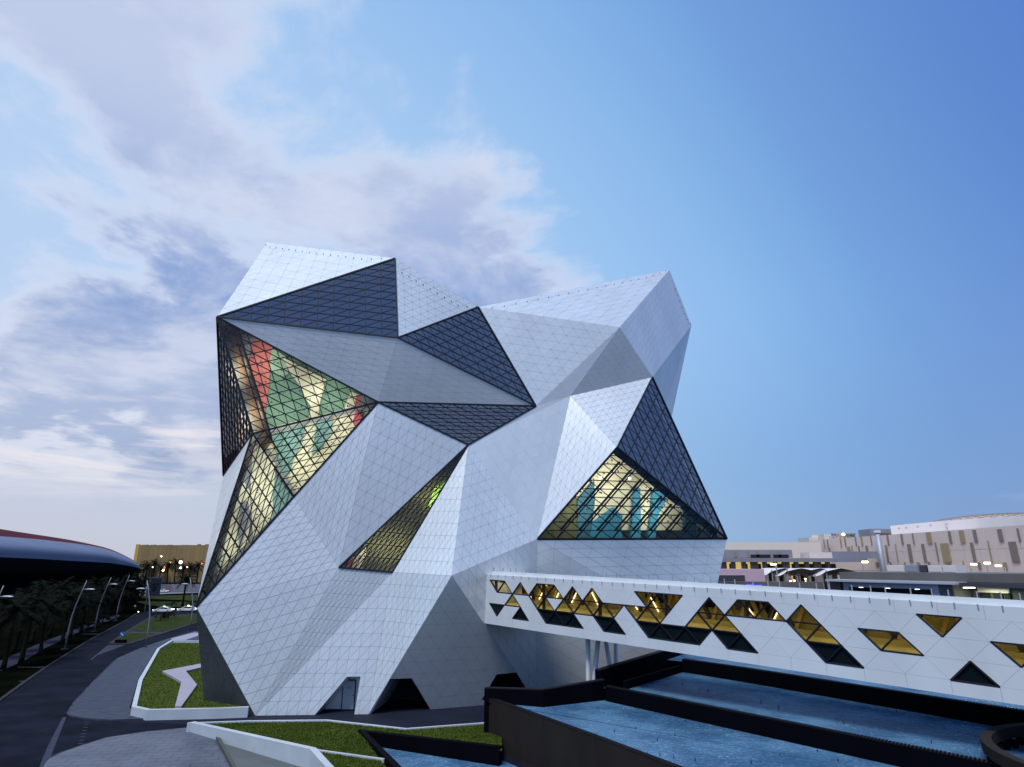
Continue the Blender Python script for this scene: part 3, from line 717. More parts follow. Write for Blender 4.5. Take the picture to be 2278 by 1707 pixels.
# ------------------------------------------------------------------ what stands behind the glass
def offplane(f, off):
    a, b_, c = [V[k] for k in f.split()]; n = dirout(a, b_, c); return n
ALLF = [f for f, _ in WHITE] + [f for f, _ in GLASS]
def inside_tower(poly, f):
    """trim a polygon behind facet f where the facets around it would cut it off"""
    ks = f.split(); fv = [V[k] for k in ks]
    for h in ALLF + ['A C T', 'A T S']:
        hs = h.split()
        if h == f or not set(ks) & set(hs): continue
        p, q, r = [V[k] for k in hs]
        m_ = dirout(p, q, r) if h != 'A C T' else -dirout(p, q, r)
        if h == 'A T S': continue
        if all((v - p).dot(m_) < .05 for v in fv): poly = clip(poly, p - m_ * .3, -m_)
        if len(poly) < 3: return []
    return poly
def wallset(label, f, off, base_m, shapes, grow=1.25, holds=120, dots='hold_dark'):
    a, b_, c = [V[k] for k in f.split()]; n = dirout(a, b_, c); g = (a + b_ + c) / 3
    t = thing('climbing_wall', label, 'climbing wall', g - n * off)
    b = MB(); tri = inside_tower([g + (p - g) * grow - n * (off + .35) for p in (a, b_, c)], f); b.prism(tri, -n * .2); b.build('wall', base_m, t)
    for k, (nm, m, px) in enumerate(shapes):
        px = inside_tower([Vector(p) - n * .30 for p in px], f)
        if len(px) < 3: continue
        b = MB(); b.prism(px, n * (.18 + .05 * k)); b.build(nm, m, t)
    if holds:
        b = MB()
        for k in range(holds):
            u, v = random.random(), random.random()
            if u + v > 1: u, v = 1 - u, 1 - v
            p = g + (a + (b_ - a) * u + (c - a) * v - g) * .9 - n * (off + .02 - .25); r = random.choice((.04, .05, .07, .10)); e1 = (b_ - a).normalized(); e2 = n.cross(e1)
            q = [p + (e1 * math.cos(x) + e2 * math.sin(x)) * r for x in (.3, 1.6, 2.9, 4.0, 5.2)]
            b.prism(q, n * .12)
        b.build('hold', dots, t, kind='stuff')
    return t
def glow(f, off, watts, col, size=3., shift=(0, 0)):
    """a row of luminaires fixed between the glass and the wall, aimed at the wall"""
    a, b_, c = [V[k] for k in f.split()]; n = dirout(a, b_, c); g = (a + b_ + c) / 3
    for w in ((.6, .2, .2), (.2, .6, .2), (.2, .2, .6)):
        p = a * w[0] + b_ * w[1] + c * w[2] - n * off
        ld = bpy.data.lights.new('interior_lamp', 'AREA'); ld.energy = watts / 3; ld.size = size; ld.color = col
        lo = bpy.data.objects.new('interior_lamp', ld); COL.objects.link(lo); lo.location = p; lo.rotation_euler = n.to_track_quat('Z', 'Y').to_euler()

wallset('red green and cream climbing wall behind the upper left glass facet', 'C E S', 3.2, 'climb_green', [
    ('grey_panel', 'climb_grey', [(-31.80,60.39,38.18),(-29.97,60.75,38.04),(-27.06,61.35,35.89),(-27.98,61.18,35.40),(-28.05,61.20,33.75),(-28.11,61.22,32.11),(-27.97,61.29,30.25),(-27.17,61.49,27.79),(-26.39,61.68,25.89),(-27.67,61.43,25.83),(-31.53,60.48,35.97)]),
    ('red_panel', 'climb_red', [(-27.98,61.18,35.40),(-27.10,61.34,36.30),(-25.85,61.61,34.86),(-25.84,61.66,32.25),(-25.79,61.70,30.51),(-25.86,61.73,28.25),(-25.72,61.81,25.66),(-26.24,61.71,25.63),(-27.06,61.51,27.80),(-27.84,61.31,30.12),(-27.99,61.24,32.12),(-27.93,61.22,33.75)]),
    ('light_green_panel', 'climb_green_light', [(-25.85,61.61,34.86),(-24.42,61.90,33.99),(-24.00,62.02,32.10),(-24.46,61.94,31.80),(-25.71,61.69,32.13),(-25.93,61.62,33.20)]),
    ('cream_panel', 'climb_cream', [(-24.65,61.86,33.84),(-20.13,62.78,31.64),(-20.19,62.78,30.82),(-20.71,62.72,28.77),(-21.37,62.60,28.60),(-22.06,62.45,29.50),(-22.79,62.27,30.94),(-23.75,62.07,32.11)]),
    ('sand_panel', 'climb_sand', [(-20.26,62.77,30.95),(-20.53,62.75,28.91),(-20.64,62.77,27.18),(-21.53,62.60,26.87),(-21.38,62.59,28.73),(-20.69,62.71,29.31)]),
    ('cream_panel', 'climb_cream', [(-17.47,63.32,30.42),(-16.50,63.51,30.07),(-16.91,63.46,28.69),(-18.25,63.21,28.09),(-17.88,63.26,29.04)]),
    ('red_panel', 'climb_red', [(-16.88,63.44,30.05),(-16.43,63.53,30.00),(-16.35,63.57,28.72),(-17.02,63.44,28.41)]),
    ('dark_panel', 'climb_grey', [(-16.44,63.52,30.21),(-14.31,63.94,29.63),(-14.53,63.91,29.08),(-16.29,63.58,28.72)])], holds=150)
glow('C E S', .7, 430, (1, .95, .82))
wallset('cream and teal climbing wall behind the middle left glass facet', 'S E U', 3.0, 'climb_cream', [
    ('grey_panel', 'climb_grey', [(-26.68,61.37,25.43),(-26.23,61.45,25.58),(-25.46,61.77,24.36),(-24.32,62.21,22.92),(-23.42,62.59,21.46),(-22.40,63.03,19.77),(-22.41,63.11,19.03),(-23.11,62.84,19.99),(-24.38,62.31,21.92),(-25.55,61.78,24.11)]),
    ('violet_beam', 'climb_grey', [(-26.68,61.37,25.43),(-14.60,63.61,29.54),(-14.58,63.68,29.01),(-19.70,62.72,27.30),(-23.23,62.05,26.22),(-25.52,61.64,25.36)]),
    ('teal_panel', 'climb_teal', [(-25.28,61.71,25.24),(-21.71,62.36,26.55),(-21.88,62.46,25.40),(-22.17,62.55,24.12),(-22.69,62.57,22.98),(-22.96,62.69,21.48),(-23.41,62.62,21.21),(-24.22,62.20,23.17),(-24.51,62.01,24.15)]),
    ('teal_panel', 'climb_teal', [(-20.53,62.57,27.00),(-18.97,62.88,27.33),(-19.15,63.02,25.91),(-20.14,63.03,23.95),(-20.95,62.91,23.42),(-20.79,62.75,25.07)]),
    ('pink_panel', 'climb_pink', [(-16.80,63.27,28.23),(-16.30,63.38,28.26),(-16.03,63.52,27.62),(-16.73,63.49,26.54),(-17.00,63.37,27.05)])], holds=90)
glow('S E U', .7, 290, (1, .95, .82))
wallset('tall cream climbing wall behind the lower left glass facet', 'S U Wl', 2.8, 'climb_grey', [
    ('cream_panel', 'climb_cream', [(-26.47,61.28,24.01),(-25.83,61.48,24.31),(-24.34,62.07,22.39),(-24.20,62.20,20.66),(-24.12,62.41,17.02),(-25.28,62.11,15.45),(-25.66,62.00,14.98),(-25.95,61.81,16.97),(-26.38,61.49,20.57)]),
    ('cream_panel', 'climb_cream', [(-27.02,61.27,20.54),(-26.40,61.53,19.59),(-26.16,61.68,18.16),(-26.06,61.89,14.62),(-27.37,61.54,13.00),(-28.45,61.26,11.42),(-27.96,61.25,14.83),(-27.55,61.22,18.12)]),
    ('teal_panel', 'climb_teal', [(-24.25,62.16,21.27),(-22.52,62.84,19.13),(-23.12,62.68,18.25),(-24.01,62.45,17.02),(-24.27,62.27,18.82)]),
    ('grey_panel', 'climb_grey', [(-26.99,61.40,18.37),(-26.42,61.57,18.63),(-26.06,61.77,16.97),(-26.71,61.72,13.69),(-27.11,61.49,15.77)])], holds=60, grow=.96)
glow('S U Wl', .7, 215, (1, .96, .86))
wallset('cream and blue climbing wall behind the low right glass facet', 'O R Q', 4.2, 'climb_cream', [
    ('dark_corner', 'olive_dark', [(1.95,67.83,14.94),(3.71,67.62,16.91),(7.16,67.60,19.95),(7.33,70.06,14.88)]),
    ('ceiling_beam', 'climb_sand', [(9.90,67.07,23.43),(11.92,67.05,25.23),(15.65,69.80,22.63),(16.04,70.64,21.20),(9.17,67.98,20.88),(8.84,67.52,21.56)]),
    ('blue_panel', 'climb_blue_dark', [(7.25,67.96,19.25),(9.16,67.71,21.43),(9.29,68.76,19.33),(9.09,69.55,17.48),(8.75,70.63,14.89),(7.33,70.06,14.88)]),
    ('blue_panel', 'climb_blue', [(8.68,70.60,14.89),(9.03,69.79,16.91),(10.68,69.94,18.03),(11.56,70.01,18.63),(12.65,70.85,17.80),(12.44,71.36,16.56),(12.91,72.30,14.95)]),
    ('blue_panel', 'climb_blue', [(13.95,69.96,20.82),(14.71,70.26,20.85),(14.92,72.00,17.35),(14.93,73.12,14.98),(13.66,72.61,14.96),(13.94,70.92,18.79)]),
    ('blue_panel', 'climb_blue', [(16.25,71.06,20.48),(17.77,71.37,21.14),(18.01,72.16,19.67),(17.20,72.48,18.31),(16.91,72.92,17.11),(16.83,73.88,15.01),(15.79,73.46,14.99),(16.18,72.21,17.98)]),
    ('blue_panel', 'climb_blue_dark', [(20.54,73.65,18.71),(21.44,74.01,18.74),(22.07,74.90,17.39),(22.38,76.12,15.08),(20.65,75.42,15.06)])], holds=170)
def beams(f, fams, w, off):
    """structural beams standing behind the glazing bars"""
    a, b_, c = [V[k] for k in f.split()]; n = dirout(a, b_, c); P = lambda i, j: a + (b_ - a) * (i / NSUB) + (c - a) * (j / NSUB) - n * off
    for fam in fams:
        for k in range(1, NSUB):
            p, q = ((P(k, .3), P(k, NSUB - k - .3)), (P(.3, k), P(NSUB - k - .3, k)), (P(k, 0), P(0, k)))[fam]
            d = (q - p).normalized(); m_ = MB(); m_.bar(p + d * off, q - d * off, w, w * 1.3, up=n); m_.build('beam', 'mullion_black', TW)
beams('O R Q', (0,), .15, .55); beams('S E U', (0,), .13, .45); beams('S U Wl', (1,), .13, .45)
glow('O R Q', .8, 720, (1, .96, .84))
for p in [(9.54,65.95,21.49),(13.00,67.32,21.60)]:
    b = MB(); b.tube([(p[0], p[1], p[2] - .10), (p[0], p[1], p[2] + .10)], .13, 8); tag(b.build('spot_lamp', 'bulb'), ('left' if p[0] < (12.38,67.07,21.59)[0] - 1.5 else 'right') + ' one of two spotlights glowing behind the low right glass facet', 'spotlight', 'spotlights behind the low right glass')
wallset('dark olive wall with lime and red patches behind the slit window', 'I Yv X', 2.2, 'olive_dark', [
    ('lime_panel', 'climb_lime', [(-8.12,64.24,20.16),(-6.28,64.72,21.77),(-7.35,64.35,19.92),(-8.38,63.97,18.00),(-8.65,63.96,18.37)]),
    ('pale_panel', 'climb_cream', [(-15.67,62.21,13.12),(-14.49,62.52,14.17),(-14.52,62.42,13.24),(-14.86,62.22,11.86),(-15.77,62.06,11.86)]),
    ('red_panel', 'climb_red', [(-16.71,61.92,12.09),(-15.68,62.22,13.23),(-15.61,62.10,11.97)])], holds=30)
glow('I Yv X', .5, 330, (1, .9, .7), 1.)
wallset('brown wall lit dimly behind the narrow left side glass', 'C S T', 1.1, 'brown_dark', [], holds=0)
glow('C S T', .2, 420, (1, .78, .5), 2.2)
for nm, f in (('upper', 'C B D'), ('upper right', 'D F G'), ('notch', 'E G I'), ('right', 'M R O')):
    a, b_, c = [V[k] for k in f.split()]; n = dirout(a, b_, c); g = (a + b_ + c) / 3; b = MB()
    of_ = 1.0 if f == 'M R O' else 3.2; b.prism(inside_tower([g + (p - g) * (1.0 if f == 'M R O' else 1.1) - n * of_ for p in (a, b_, c)], f), -n * .1); b.build('inner_wall', 'climb_grey' if f == 'C B D' else 'lining', TW)
a, b_, c = V['C'], V['B'], V['D']


# ================================================================== THE BRIDGE
BR = {'TL': (-2.459, 60.0, 11.586), 'd': (0.69591, -0.71813, 0.0), 'n': (0.71813, 0.69591, 0.0), 'slope': -0.02834}
TL, Bd, Bn = Vector(BR['TL']), Vector(BR['d']), Vector(BR['n']); SL = BR['slope']; UMAX, WID = 47., 4.6
def BP(u, v, w=0.): return TL + Bd * u + Bn * w + Vector((0, 0, v + SL * u))
BG = thing('footbridge', 'white covered footbridge with triangular windows running to the tower', 'footbridge', BP(20, -4.3, 2.3))
vline = lambda r, u: -(.47 + .006 * u) - 1.03 * r
bot = lambda u: -4.32 - .004 * u
def mp(m, r):
    u = .55 + 1.01 * m; return Vector((u, vline(r, u), 0))
LIT0 = {('D', 1), ('U', 2), ('U', 4), ('U', 6), ('D', 7), ('U', 8), ('U', 10), ('U', 12), ('D', 17), ('U', 18), ('D', 19), ('U', 22), ('U', 24), ('D', 25), ('U', 26), ('U', 28), ('D', 35), ('U', 41), ('D', 42)}
LIT1 = {('U', 3), ('D', 6), ('U', 7), ('U', 9), ('D', 10), ('U', 11), ('D', 12), ('U', 13), ('D', 14), ('D', 16), ('U', 17), ('D', 18), ('U', 21), ('D', 22), ('U', 23), ('D', 28), ('U', 29), ('D', 32), ('U', 33), ('D', 38)}
DARK = {('D', 1), ('U', 4), ('D', 7), ('U', 8), ('D', 9), ('U', 10), ('D', 13), ('U', 14), ('D', 17), ('U', 18), ('D', 19), ('U', 20), ('D', 21), ('D', 23), ('U', 24), ('D', 29), ('U', 30), ('U', 36)}
WIN = [LIT0, LIT1, DARK]
bk = MB()   # carrier wall behind the panels
def emit_panel(poly, gap):
    poly = clip(poly, Vector((0, 0, 0)), Vector((1, 0, 0))); poly = clip(poly, Vector((UMAX, 0, 0)), Vector((-1, 0, 0))) if len(poly) > 2 else poly
    if len(poly) < 3: return
    bk.add([BP(p.x, p.y, .06) for p in poly], [tuple(range(len(poly)))])
    c = sum(poly, Vector()) / len(poly)
    if len(poly) == 3: q = inset_tri(poly, gap)
    else: q = [c + (p - c) * (1 - gap / .5) for p in poly]
    b = MB(); b.prism([BP(p.x, p.y, .05) for p in q], -Bn * (.05 + random.uniform(0, .004)), cap0=False); b.build('panel', 'bridge_white', BG)
for r in range(3):
    for m in range(-3, 47):
        # vertices of line r sit at even m for r = 0, 2 and odd m for r = 1, 3
        ev = (m % 2 == 0) == (r % 2 == 0)
        if ev: kind, tri = 'U', [mp(m, r), mp(m + 1, r + 1), mp(m - 1, r + 1)]
        else: kind, tri = 'D', [mp(m - 1, r), mp(m + 1, r), mp(m, r + 1)]
        if (kind, m) not in WIN[r]: emit_panel(tri, .004); continue
        t3 = [BP(p.x, p.y, .10) for p in inset_tri(tri, .03)]
        if (t3[1] - t3[0]).cross(t3[2] - t3[0]).dot(Bn) > 0: t3 = [t3[0], t3[2], t3[1]]
        w = MB(); w.keep = True; w.add(t3, [(0, 1, 2)]); wo = w.build('window', 'bridge_glass' if r < 2 else 'spandrel_glass', BG)
        fb = MB()
        for i in range(3):
            p, q = tri[i], tri[(i + 1) % 3]; fb.bar(BP(p.x, p.y, .06), BP(q.x, q.y, .06), .085, .14, up=-Bn, lift=0)
        fb.build('frame', 'mullion_black', wo)
for k in range(24):
    m0 = 2 * k - 1; u0, u1 = .55 + 1.01 * m0, .55 + 1.01 * (m0 + 2)
    emit_panel([Vector((u0, 0, 0)), Vector((u1, 0, 0)), Vector((u1, vline(0, u1), 0)), Vector((u0, vline(0, u0), 0))], .003)
    emit_panel([Vector((u0, vline(3, u0), 0)), Vector((u1, vline(3, u1), 0)), Vector((u1, bot(u1), 0)), Vector((u0, bot(u0), 0))], .003)
bk.build('carrier_wall', 'bridge_joint', BG)
def bslab(name, m, u0, u1, v0, v1, w0, w1, parent=None):
    b = MB(); f0 = (lambda u: v0(u)) if callable(v0) else (lambda u: v0); f1 = (lambda u: v1(u)) if callable(v1) else (lambda u: v1)
    b.prism([BP(u0, f0(u0), w0), BP(u1, f0(u1), w0), BP(u1, f1(u1), w0), BP(u0, f1(u0), w0)], Bn * (w1 - w0)); return b.build(name, m, parent or BG)
bslab('roof', 'bridge_white', 0, UMAX, -.14, .0, .07, WID)
bslab('parapet', 'bridge_white', 0, UMAX, .003, .30, .55, .75)
bslab('underside', 'bridge_white', 0, UMAX, lambda u: bot(u) - .003, lambda u: bot(u) + .15, .07, WID)
bslab('rear_wall', 'gold_wall', 0, UMAX, lambda u: bot(u) + .152, -.142, WID - .15, WID - .003)
bslab('deck', 'gold_wall', 0, UMAX, lambda u: vline(2, u) - .12, lambda u: vline(2, u) - .03, .21, WID - .152)
bslab('ceiling', 'dark_steel', 0, UMAX, -.40, -.32, .21, WID - .152)
bslab('end_wall', 'bridge_white', -.05, -.003, lambda u: -4.3, .0, .0, WID)
bslab('end_wall', 'bridge_white', UMAX + .003, UMAX + .06, lambda u: -4.5, .0, .0, WID)
bslab('inner_sill', 'gold_wall', 0, UMAX, lambda u: vline(2, u) - .025, lambda u: vline(2, u) + .25, WID - 1.0, WID - .154)
for k in range(23):
    u = 1.2 + 2.02 * k
    if random.random() < .8:
        b = MB(); b.bar(BP(u, -.46, 1.0), BP(u + .7, -.46, WID - .5), .09, .05); b.build('light_strip', 'strip_light', BG)
    b = MB(); b.bar(BP(u - .9, vline(2, u), WID - .35), BP(u + .1, -.45, WID - .35), .22, .22); b.bar(BP(u + 1.1, vline(2, u), WID - .35), BP(u + .1, -.45, WID - .35), .22, .22); b.build('brace', 'gold_beam' if k % 3 else 'dark_steel', BG)
    b = MB(); b.bar(BP(u + .5, -.55, .3), BP(u + .5, -.55, WID - .3), .16, .25); b.build('cross_beam', 'dark_steel', BG)
    if random.random() < .75:
        b = MB(); s_ = random.choice((-1, 1)); b.bar(BP(u - .5 * s_, vline(2, u) + .35, WID - .22), BP(u + .6 * s_, -.55, WID - .22), .055, .05, up=Bn); b.build('light_strip', 'strip_light', BG)
    if random.random() < .75:
        c_ = u + random.uniform(-.6, .6); b = MB(); h_ = vline(1, u) if random.random() < .6 else vline(1, u) - .35; b.prism([BP(c_ - 1.0, -.45, WID - .2), BP(c_ + 1.0, -.45, WID - .2), BP(c_ + (.9 if k % 2 else .1), h_, WID - .2), BP(c_ - (.9 if k % 2 else .1), h_, WID - .2)], Bn * .03); b.build('rear_window', 'car_glass', BG)
    if k % 3 == 0:
        b = MB(); b.bar(BP(u - .4, vline(2, u), .6), BP(u - .4, -.4, .6), .26, .26); b.build('post', 'dark_steel', BG)
for k in range(8):
    u = 3 + 5.6 * k
    ld = bpy.data.lights.new('bridge_lamp', 'AREA'); ld.energy = 62; ld.shape = 'RECTANGLE'; ld.size = 4.5; ld.size_y = 1.2; ld.color = (1, .86, .50)
    lo = bpy.data.objects.new('bridge_lamp', ld); COL.objects.link(lo); lo.location = BP(u, -.75, 1.9); lo.rotation_euler = (R(-18), 0, math.atan2(Bd.y, Bd.x))
pin = MB(); pin.tube([(0, 0, 0), (0, 0, .34)], .035, 6); pme = pin.mesh('roof_pin', 'steel_blue')
pn2 = MB(); pn2.box((0, 0, 0), (.05, .05, .26)); p2me = pn2.mesh('edge_clip', 'steel_blue')
for k in range(46):
    link('roof_pin', pme, BG, BP(.4 + k * 1.0 + (.25 if k % 3 else 0), .30, .65))
    link('edge_clip', p2me, BG, BP(.7 + k * 1.0, -.10, -.02))
for (x0, x1) in (((6.15,53.00,6.93), (6.07,53.00,3.28)), ((7.01,53.00,6.83), (6.50,53.00,3.45)), ((7.93,55.50,6.45), (8.25,55.50,3.87)), ((8.80,55.50,6.35), (8.68,55.50,3.87))):
    p, q = Vector(x0), Vector(x1); q = p + (q - p) * ((p.z - .05) / (p.z - q.z)); b = MB(); b.tube([p, q], .19, 14); b.build('column', 'bridge_white', BG, smooth=True)

# ================================================================== LEFT SIDE: big canopy, palms, lamps, cars
SECT = [[(-141.1,242.0,10.7), (-141.1,242.0,10.8), (-140.8,241.5,10.7), (-139.9,240.0,10.7), (-139.9,240.0,10.6), (-140.2,240.0,10.2), (-141.9,242.0,8.6), (-142.9,243.0,0.0)],
 [(-144.4,244.1,12.8), (-143.0,239.7,13.6), (-140.8,236.2,13.4), (-138.3,232.2,12.6), (-138.0,232.0,11.5), (-138.4,232.3,10.5), (-140.9,234.5,8.6), (-141.9,235.5,0.0)],
 [(-150.6,250.0,13.9), (-146.9,238.6,15.8), (-141.8,230.3,15.5), (-136.8,222.5,14.1), (-136.1,222.0,12.3), (-136.7,222.7,10.5), (-140.4,225.4,8.0), (-141.4,226.4,0.0)],
 [(-157.9,257.0,14.7), (-151.6,237.2,17.9), (-142.7,223.3,17.3), (-134.4,210.9,15.4), (-133.4,210.0,12.9), (-134.2,211.2,10.1), (-139.3,214.4,6.9), (-140.3,215.4,0.0)],
 [(-161.8,255.0,15.2), (-153.8,230.0,19.3), (-142.1,212.5,18.4), (-131.5,197.2,16.1), (-130.1,196.0,13.2), (-131.1,197.5,9.8), (-137.1,201.0,6.2), (-138.1,202.0,0.0)],
 [(-159.9,239.0,16.4), (-151.9,214.0,20.5), (-139.3,196.5,19.0), (-128.1,181.2,16.5), (-126.6,180.0,13.5), (-127.6,181.5,10.1), (-133.6,185.0,6.5), (-134.6,186.0,0.0)],
 [(-157.3,219.0,17.4), (-149.3,194.0,21.5), (-135.5,176.5,19.4), (-123.3,161.2,16.8), (-121.7,160.0,13.9), (-122.7,161.5,10.5), (-128.7,165.0,6.9), (-129.7,166.0,0.0)],
 [(-151.9,191.0,18.5), (-143.9,166.0,22.6), (-128.1,148.5,19.3), (-114.5,133.2,16.8), (-112.8,132.0,14.1), (-113.8,133.5,10.7), (-119.8,137.0,7.1), (-120.8,138.0,0.0)],
 [(-144.3,159.0,19.2), (-136.3,134.0,23.3), (-117.6,116.5,18.7), (-101.7,101.2,16.4), (-99.8,100.0,14.2), (-100.8,101.5,10.8), (-106.8,105.0,7.2), (-107.8,106.0,0.0)]]
def spline(rows, n):
    """smooth the stations of a loft (Catmull-Rom)"""
    out = []
    for i in range(len(rows) - 1):
        p0, p1, p2, p3 = rows[max(i - 1, 0)], rows[i], rows[i + 1], rows[min(i + 2, len(rows) - 1)]
        for k in range(n):
            t = k / n
            out.append([(b * 2 + (c - a) * t + (a * 2 - b * 5 + c * 4 - d) * t * t + (b * 3 - a - c * 3 + d) * t ** 3) * .5 for a, b, c, d in zip(p0, p1, p2, p3)])
    out.append(rows[-1]); return out
rows = spline([[Vector(p) for p in r] for r in SECT], 6)
def loft(sub, name, m, parent, n=5):
    cols = [[r[j] for j in sub] for r in rows]
    cols = [[q[0] for q in spline([[p] for p in c], n)] for c in cols]
    b = MB(); w = len(cols[0]); b.add([p for c in cols for p in c], [(i * w + k, i * w + k + 1, (i + 1) * w + k + 1, (i + 1) * w + k) for i in range(len(cols) - 1) for k in range(w - 1)])
    return b.build(name, m, parent, smooth=True)
FW = thing('domed_hall', 'huge dark hall on the left with red roof and pale curved rim', 'building', (-140, 190, 0))
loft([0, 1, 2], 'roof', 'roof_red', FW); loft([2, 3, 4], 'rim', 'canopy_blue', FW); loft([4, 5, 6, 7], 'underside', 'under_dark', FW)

# gold clad block far away
GB = thing('gold_building', 'distant gold clad block behind the palms on the left', 'building', (-226.34,420.00,8.94))
gx = [Vector((-251.32,420.00,8.94)), Vector((-134.92,434.00,8.82))]; gd = (gx[1] - gx[0]); gl = gd.length; gd.normalize(); gz = (-252.39,420.00,25.04)[2]
b = MB(); b.bar(gx[0] + gd * (gl / 2) + Vector((0, 8.2, -30)), gx[0] + gd * (gl / 2) + Vector((0, 8.2, gz - gx[0].z)), gl, 16, up=(0, 1, 0)); b.build('block', 'gold_clad', GB)
k = 0; u = 2.2; pm = {}
b = MB(); b.prism([gx[0] + Vector((0, -.4, -8)), gx[0] + gd * 2.1 + Vector((0, -.4, -8)), gx[0] + gd * 2.1 + Vector((0, -.4, gz - gx[0].z + .3)), gx[0] + Vector((0, -.4, gz - gx[0].z + .3))], (0, .4, 0)); b.build('lit_strip', 'gold_bright', GB)
while u < gl:
    w = random.choice((.8, 1.2, 1.6, 2.4)); h = random.uniform(-.5, .7) if u > 38 else random.uniform(-.3, .2)
    b = MB(); p = gx[0] + gd * u + Vector((0, -.2 - random.uniform(0, .3), 0)); q = p + gd * (w - .08)
    b.prism([p + Vector((0, 0, -8)), q + Vector((0, 0, -8)), q + Vector((0, 0, gz - gx[0].z + h)), p + Vector((0, 0, gz - gx[0].z + h))], (0, .2, 0)); b.build('panel', 'gold_clad', GB); u += w

# palms ------------------------------------------------------------
def palm_mesh(seed, h, L, nf):
    rnd = random.Random(seed); tr = MB()
    pts = [(.12 * math.sin(k * .5 + seed), .1 * math.cos(k * .4), h * k / 8) for k in range(9)]
    tr.tube(pts, [.34, .27, .23, .21, .20, .20, .21, .24, .30], 9)
    cr = MB(); top = Vector(pts[-1])
    for f in range(nf):
        az = f * 2.39996 + rnd.uniform(-.2, .2); el = 1.25 - 1.75 * (f / nf) + rnd.uniform(-.15, .15); ln = L * rnd.uniform(.85, 1.1)
        d = Vector((math.cos(az), math.sin(az), 0)); p = top.copy(); prev = p; side = Vector((-d.y, d.x, 0)); seg = 10; pts_ = []
        for k in range(seg + 1):
            pts_.append(p.copy()); a = el - 1.25 * (k / seg) ** 1.3 * (1.1 if el > 0 else .6); p = p + (d * math.cos(a) + Vector((0, 0, math.sin(a)))) * ln / seg
        cr.tube(pts_, [.045 * (1 - .8 * k / seg) for k in range(seg + 1)], 4, cap=False)
        for k in range(1, seg + 1):
            for hlf in (0, .5):
                q = pts_[k - 1].lerp(pts_[k], hlf); t = (k - 1 + hlf) / seg; lf = ln * .26 * math.sin(math.pi * (.12 + .84 * t)) ** .7; ax = (pts_[k] - pts_[k - 1]).normalized()
                for sgn in (-1, 1):
                    tip = q + (side * sgn * .8 + ax * .55 + Vector((0, 0, rnd.uniform(-.45, .1)))).normalized() * lf
                    wd = ax * .055; cr.add([q - wd, q + wd, tip], [(0, 1, 2)])
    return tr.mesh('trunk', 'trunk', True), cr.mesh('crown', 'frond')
PM = [palm_mesh(1, 6.2, 3.5, 34), palm_mesh(5, 6.8, 3.3, 30), palm_mesh(9, 5.6, 3.6, 36)]
def palm(p, i, label, s=1., group='palms in the rows beside the road'):
    t = thing('palm_tree', label, 'palm tree', (p[0], p[1], 0), group); t.rotation_euler = (0, 0, random.uniform(0, 6)); t.scale = (s,) * 3
    for nm, me in zip(('trunk', 'crown'), PM[i % 3]):
        o = bpy.data.objects.new(nm, me); COL.objects.link(o); o.parent = t
    return t
near = [(-62.92,81.98,0.00),(-64.19,86.58,0.00),(-67.87,94.58,0.00),(-73.31,106.75,0.00),(-77.46,114.86,0.00),(-80.03,121.02,0.00),(-90.59,142.12,0.00),(-94.64,151.80,0.00),(-102.43,169.16,0.00)]
names = ['dark palm at the left edge beside the pale footpath', 'palm second from the left edge along the footpath', 'palm on the near side of the footpath before the nearest lamp post', 'palm just left of the nearest lamp post', 'palm just right of the nearest lamp post', 'palm midway between the two nearest lamp posts', 'palm just right of the second lamp post', 'palm between the second and third lamp posts', 'palm by the third lamp post']
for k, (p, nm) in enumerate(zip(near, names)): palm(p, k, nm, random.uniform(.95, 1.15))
ORDER = ['leftmost', 'second from the left', 'third from the left', 'fourth from the left', 'fifth from the left', 'sixth from the left', 'seventh from the left', 'eighth from the left', 'ninth from the left', 'tenth from the left', 'eleventh from the left', 'rightmost']
for k, p in enumerate([(-70.53,89.96,0.00),(-72.94,96.58,0.00),(-78.07,106.75,0.00),(-83.15,117.86,0.00),(-89.10,129.75,0.00),(-94.16,139.89,0.00),(-102.09,157.17,0.00),(-106.76,169.16,0.00),(-112.49,183.19,0.00)]):
    palm(p, k + 1, 'rear row palm against the black hall, ' + (ORDER[k] if k < 8 else 'farthest and rightmost'), random.uniform(1.0, 1.2), 'palms in the rear row under the hall')
palm((-102.27,200.21,0.00), 0, 'single palm on the far lawn just left of the tower corner', 1.25, None)
fpx = [322, 337, 352, 369, 386, 402, 418, 436, 329, 361, 395, 428]; rank = sorted(range(12), key=lambda q: fpx[q]); lab = {q: ORDER[r_] for r_, q in enumerate(rank)}
for k, p in enumerate([(-239.45,416.56,0.00),(-224.95,398.80,0.00),(-230.66,416.56,0.00),(-211.42,390.49,0.00),(-220.70,416.56,0.00),(-198.19,382.51,0.00),(-206.67,407.49,0.00),(-193.03,390.49,0.00),(-242.86,426.05,0.00),(-233.26,426.05,0.00),(-223.07,426.05,0.00),(-213.18,426.05,0.00)]):
    palm(p, k, 'palm before the gold block, ' + lab[k], random.uniform(1.5, 1.9), 'palms in front of the gold block')
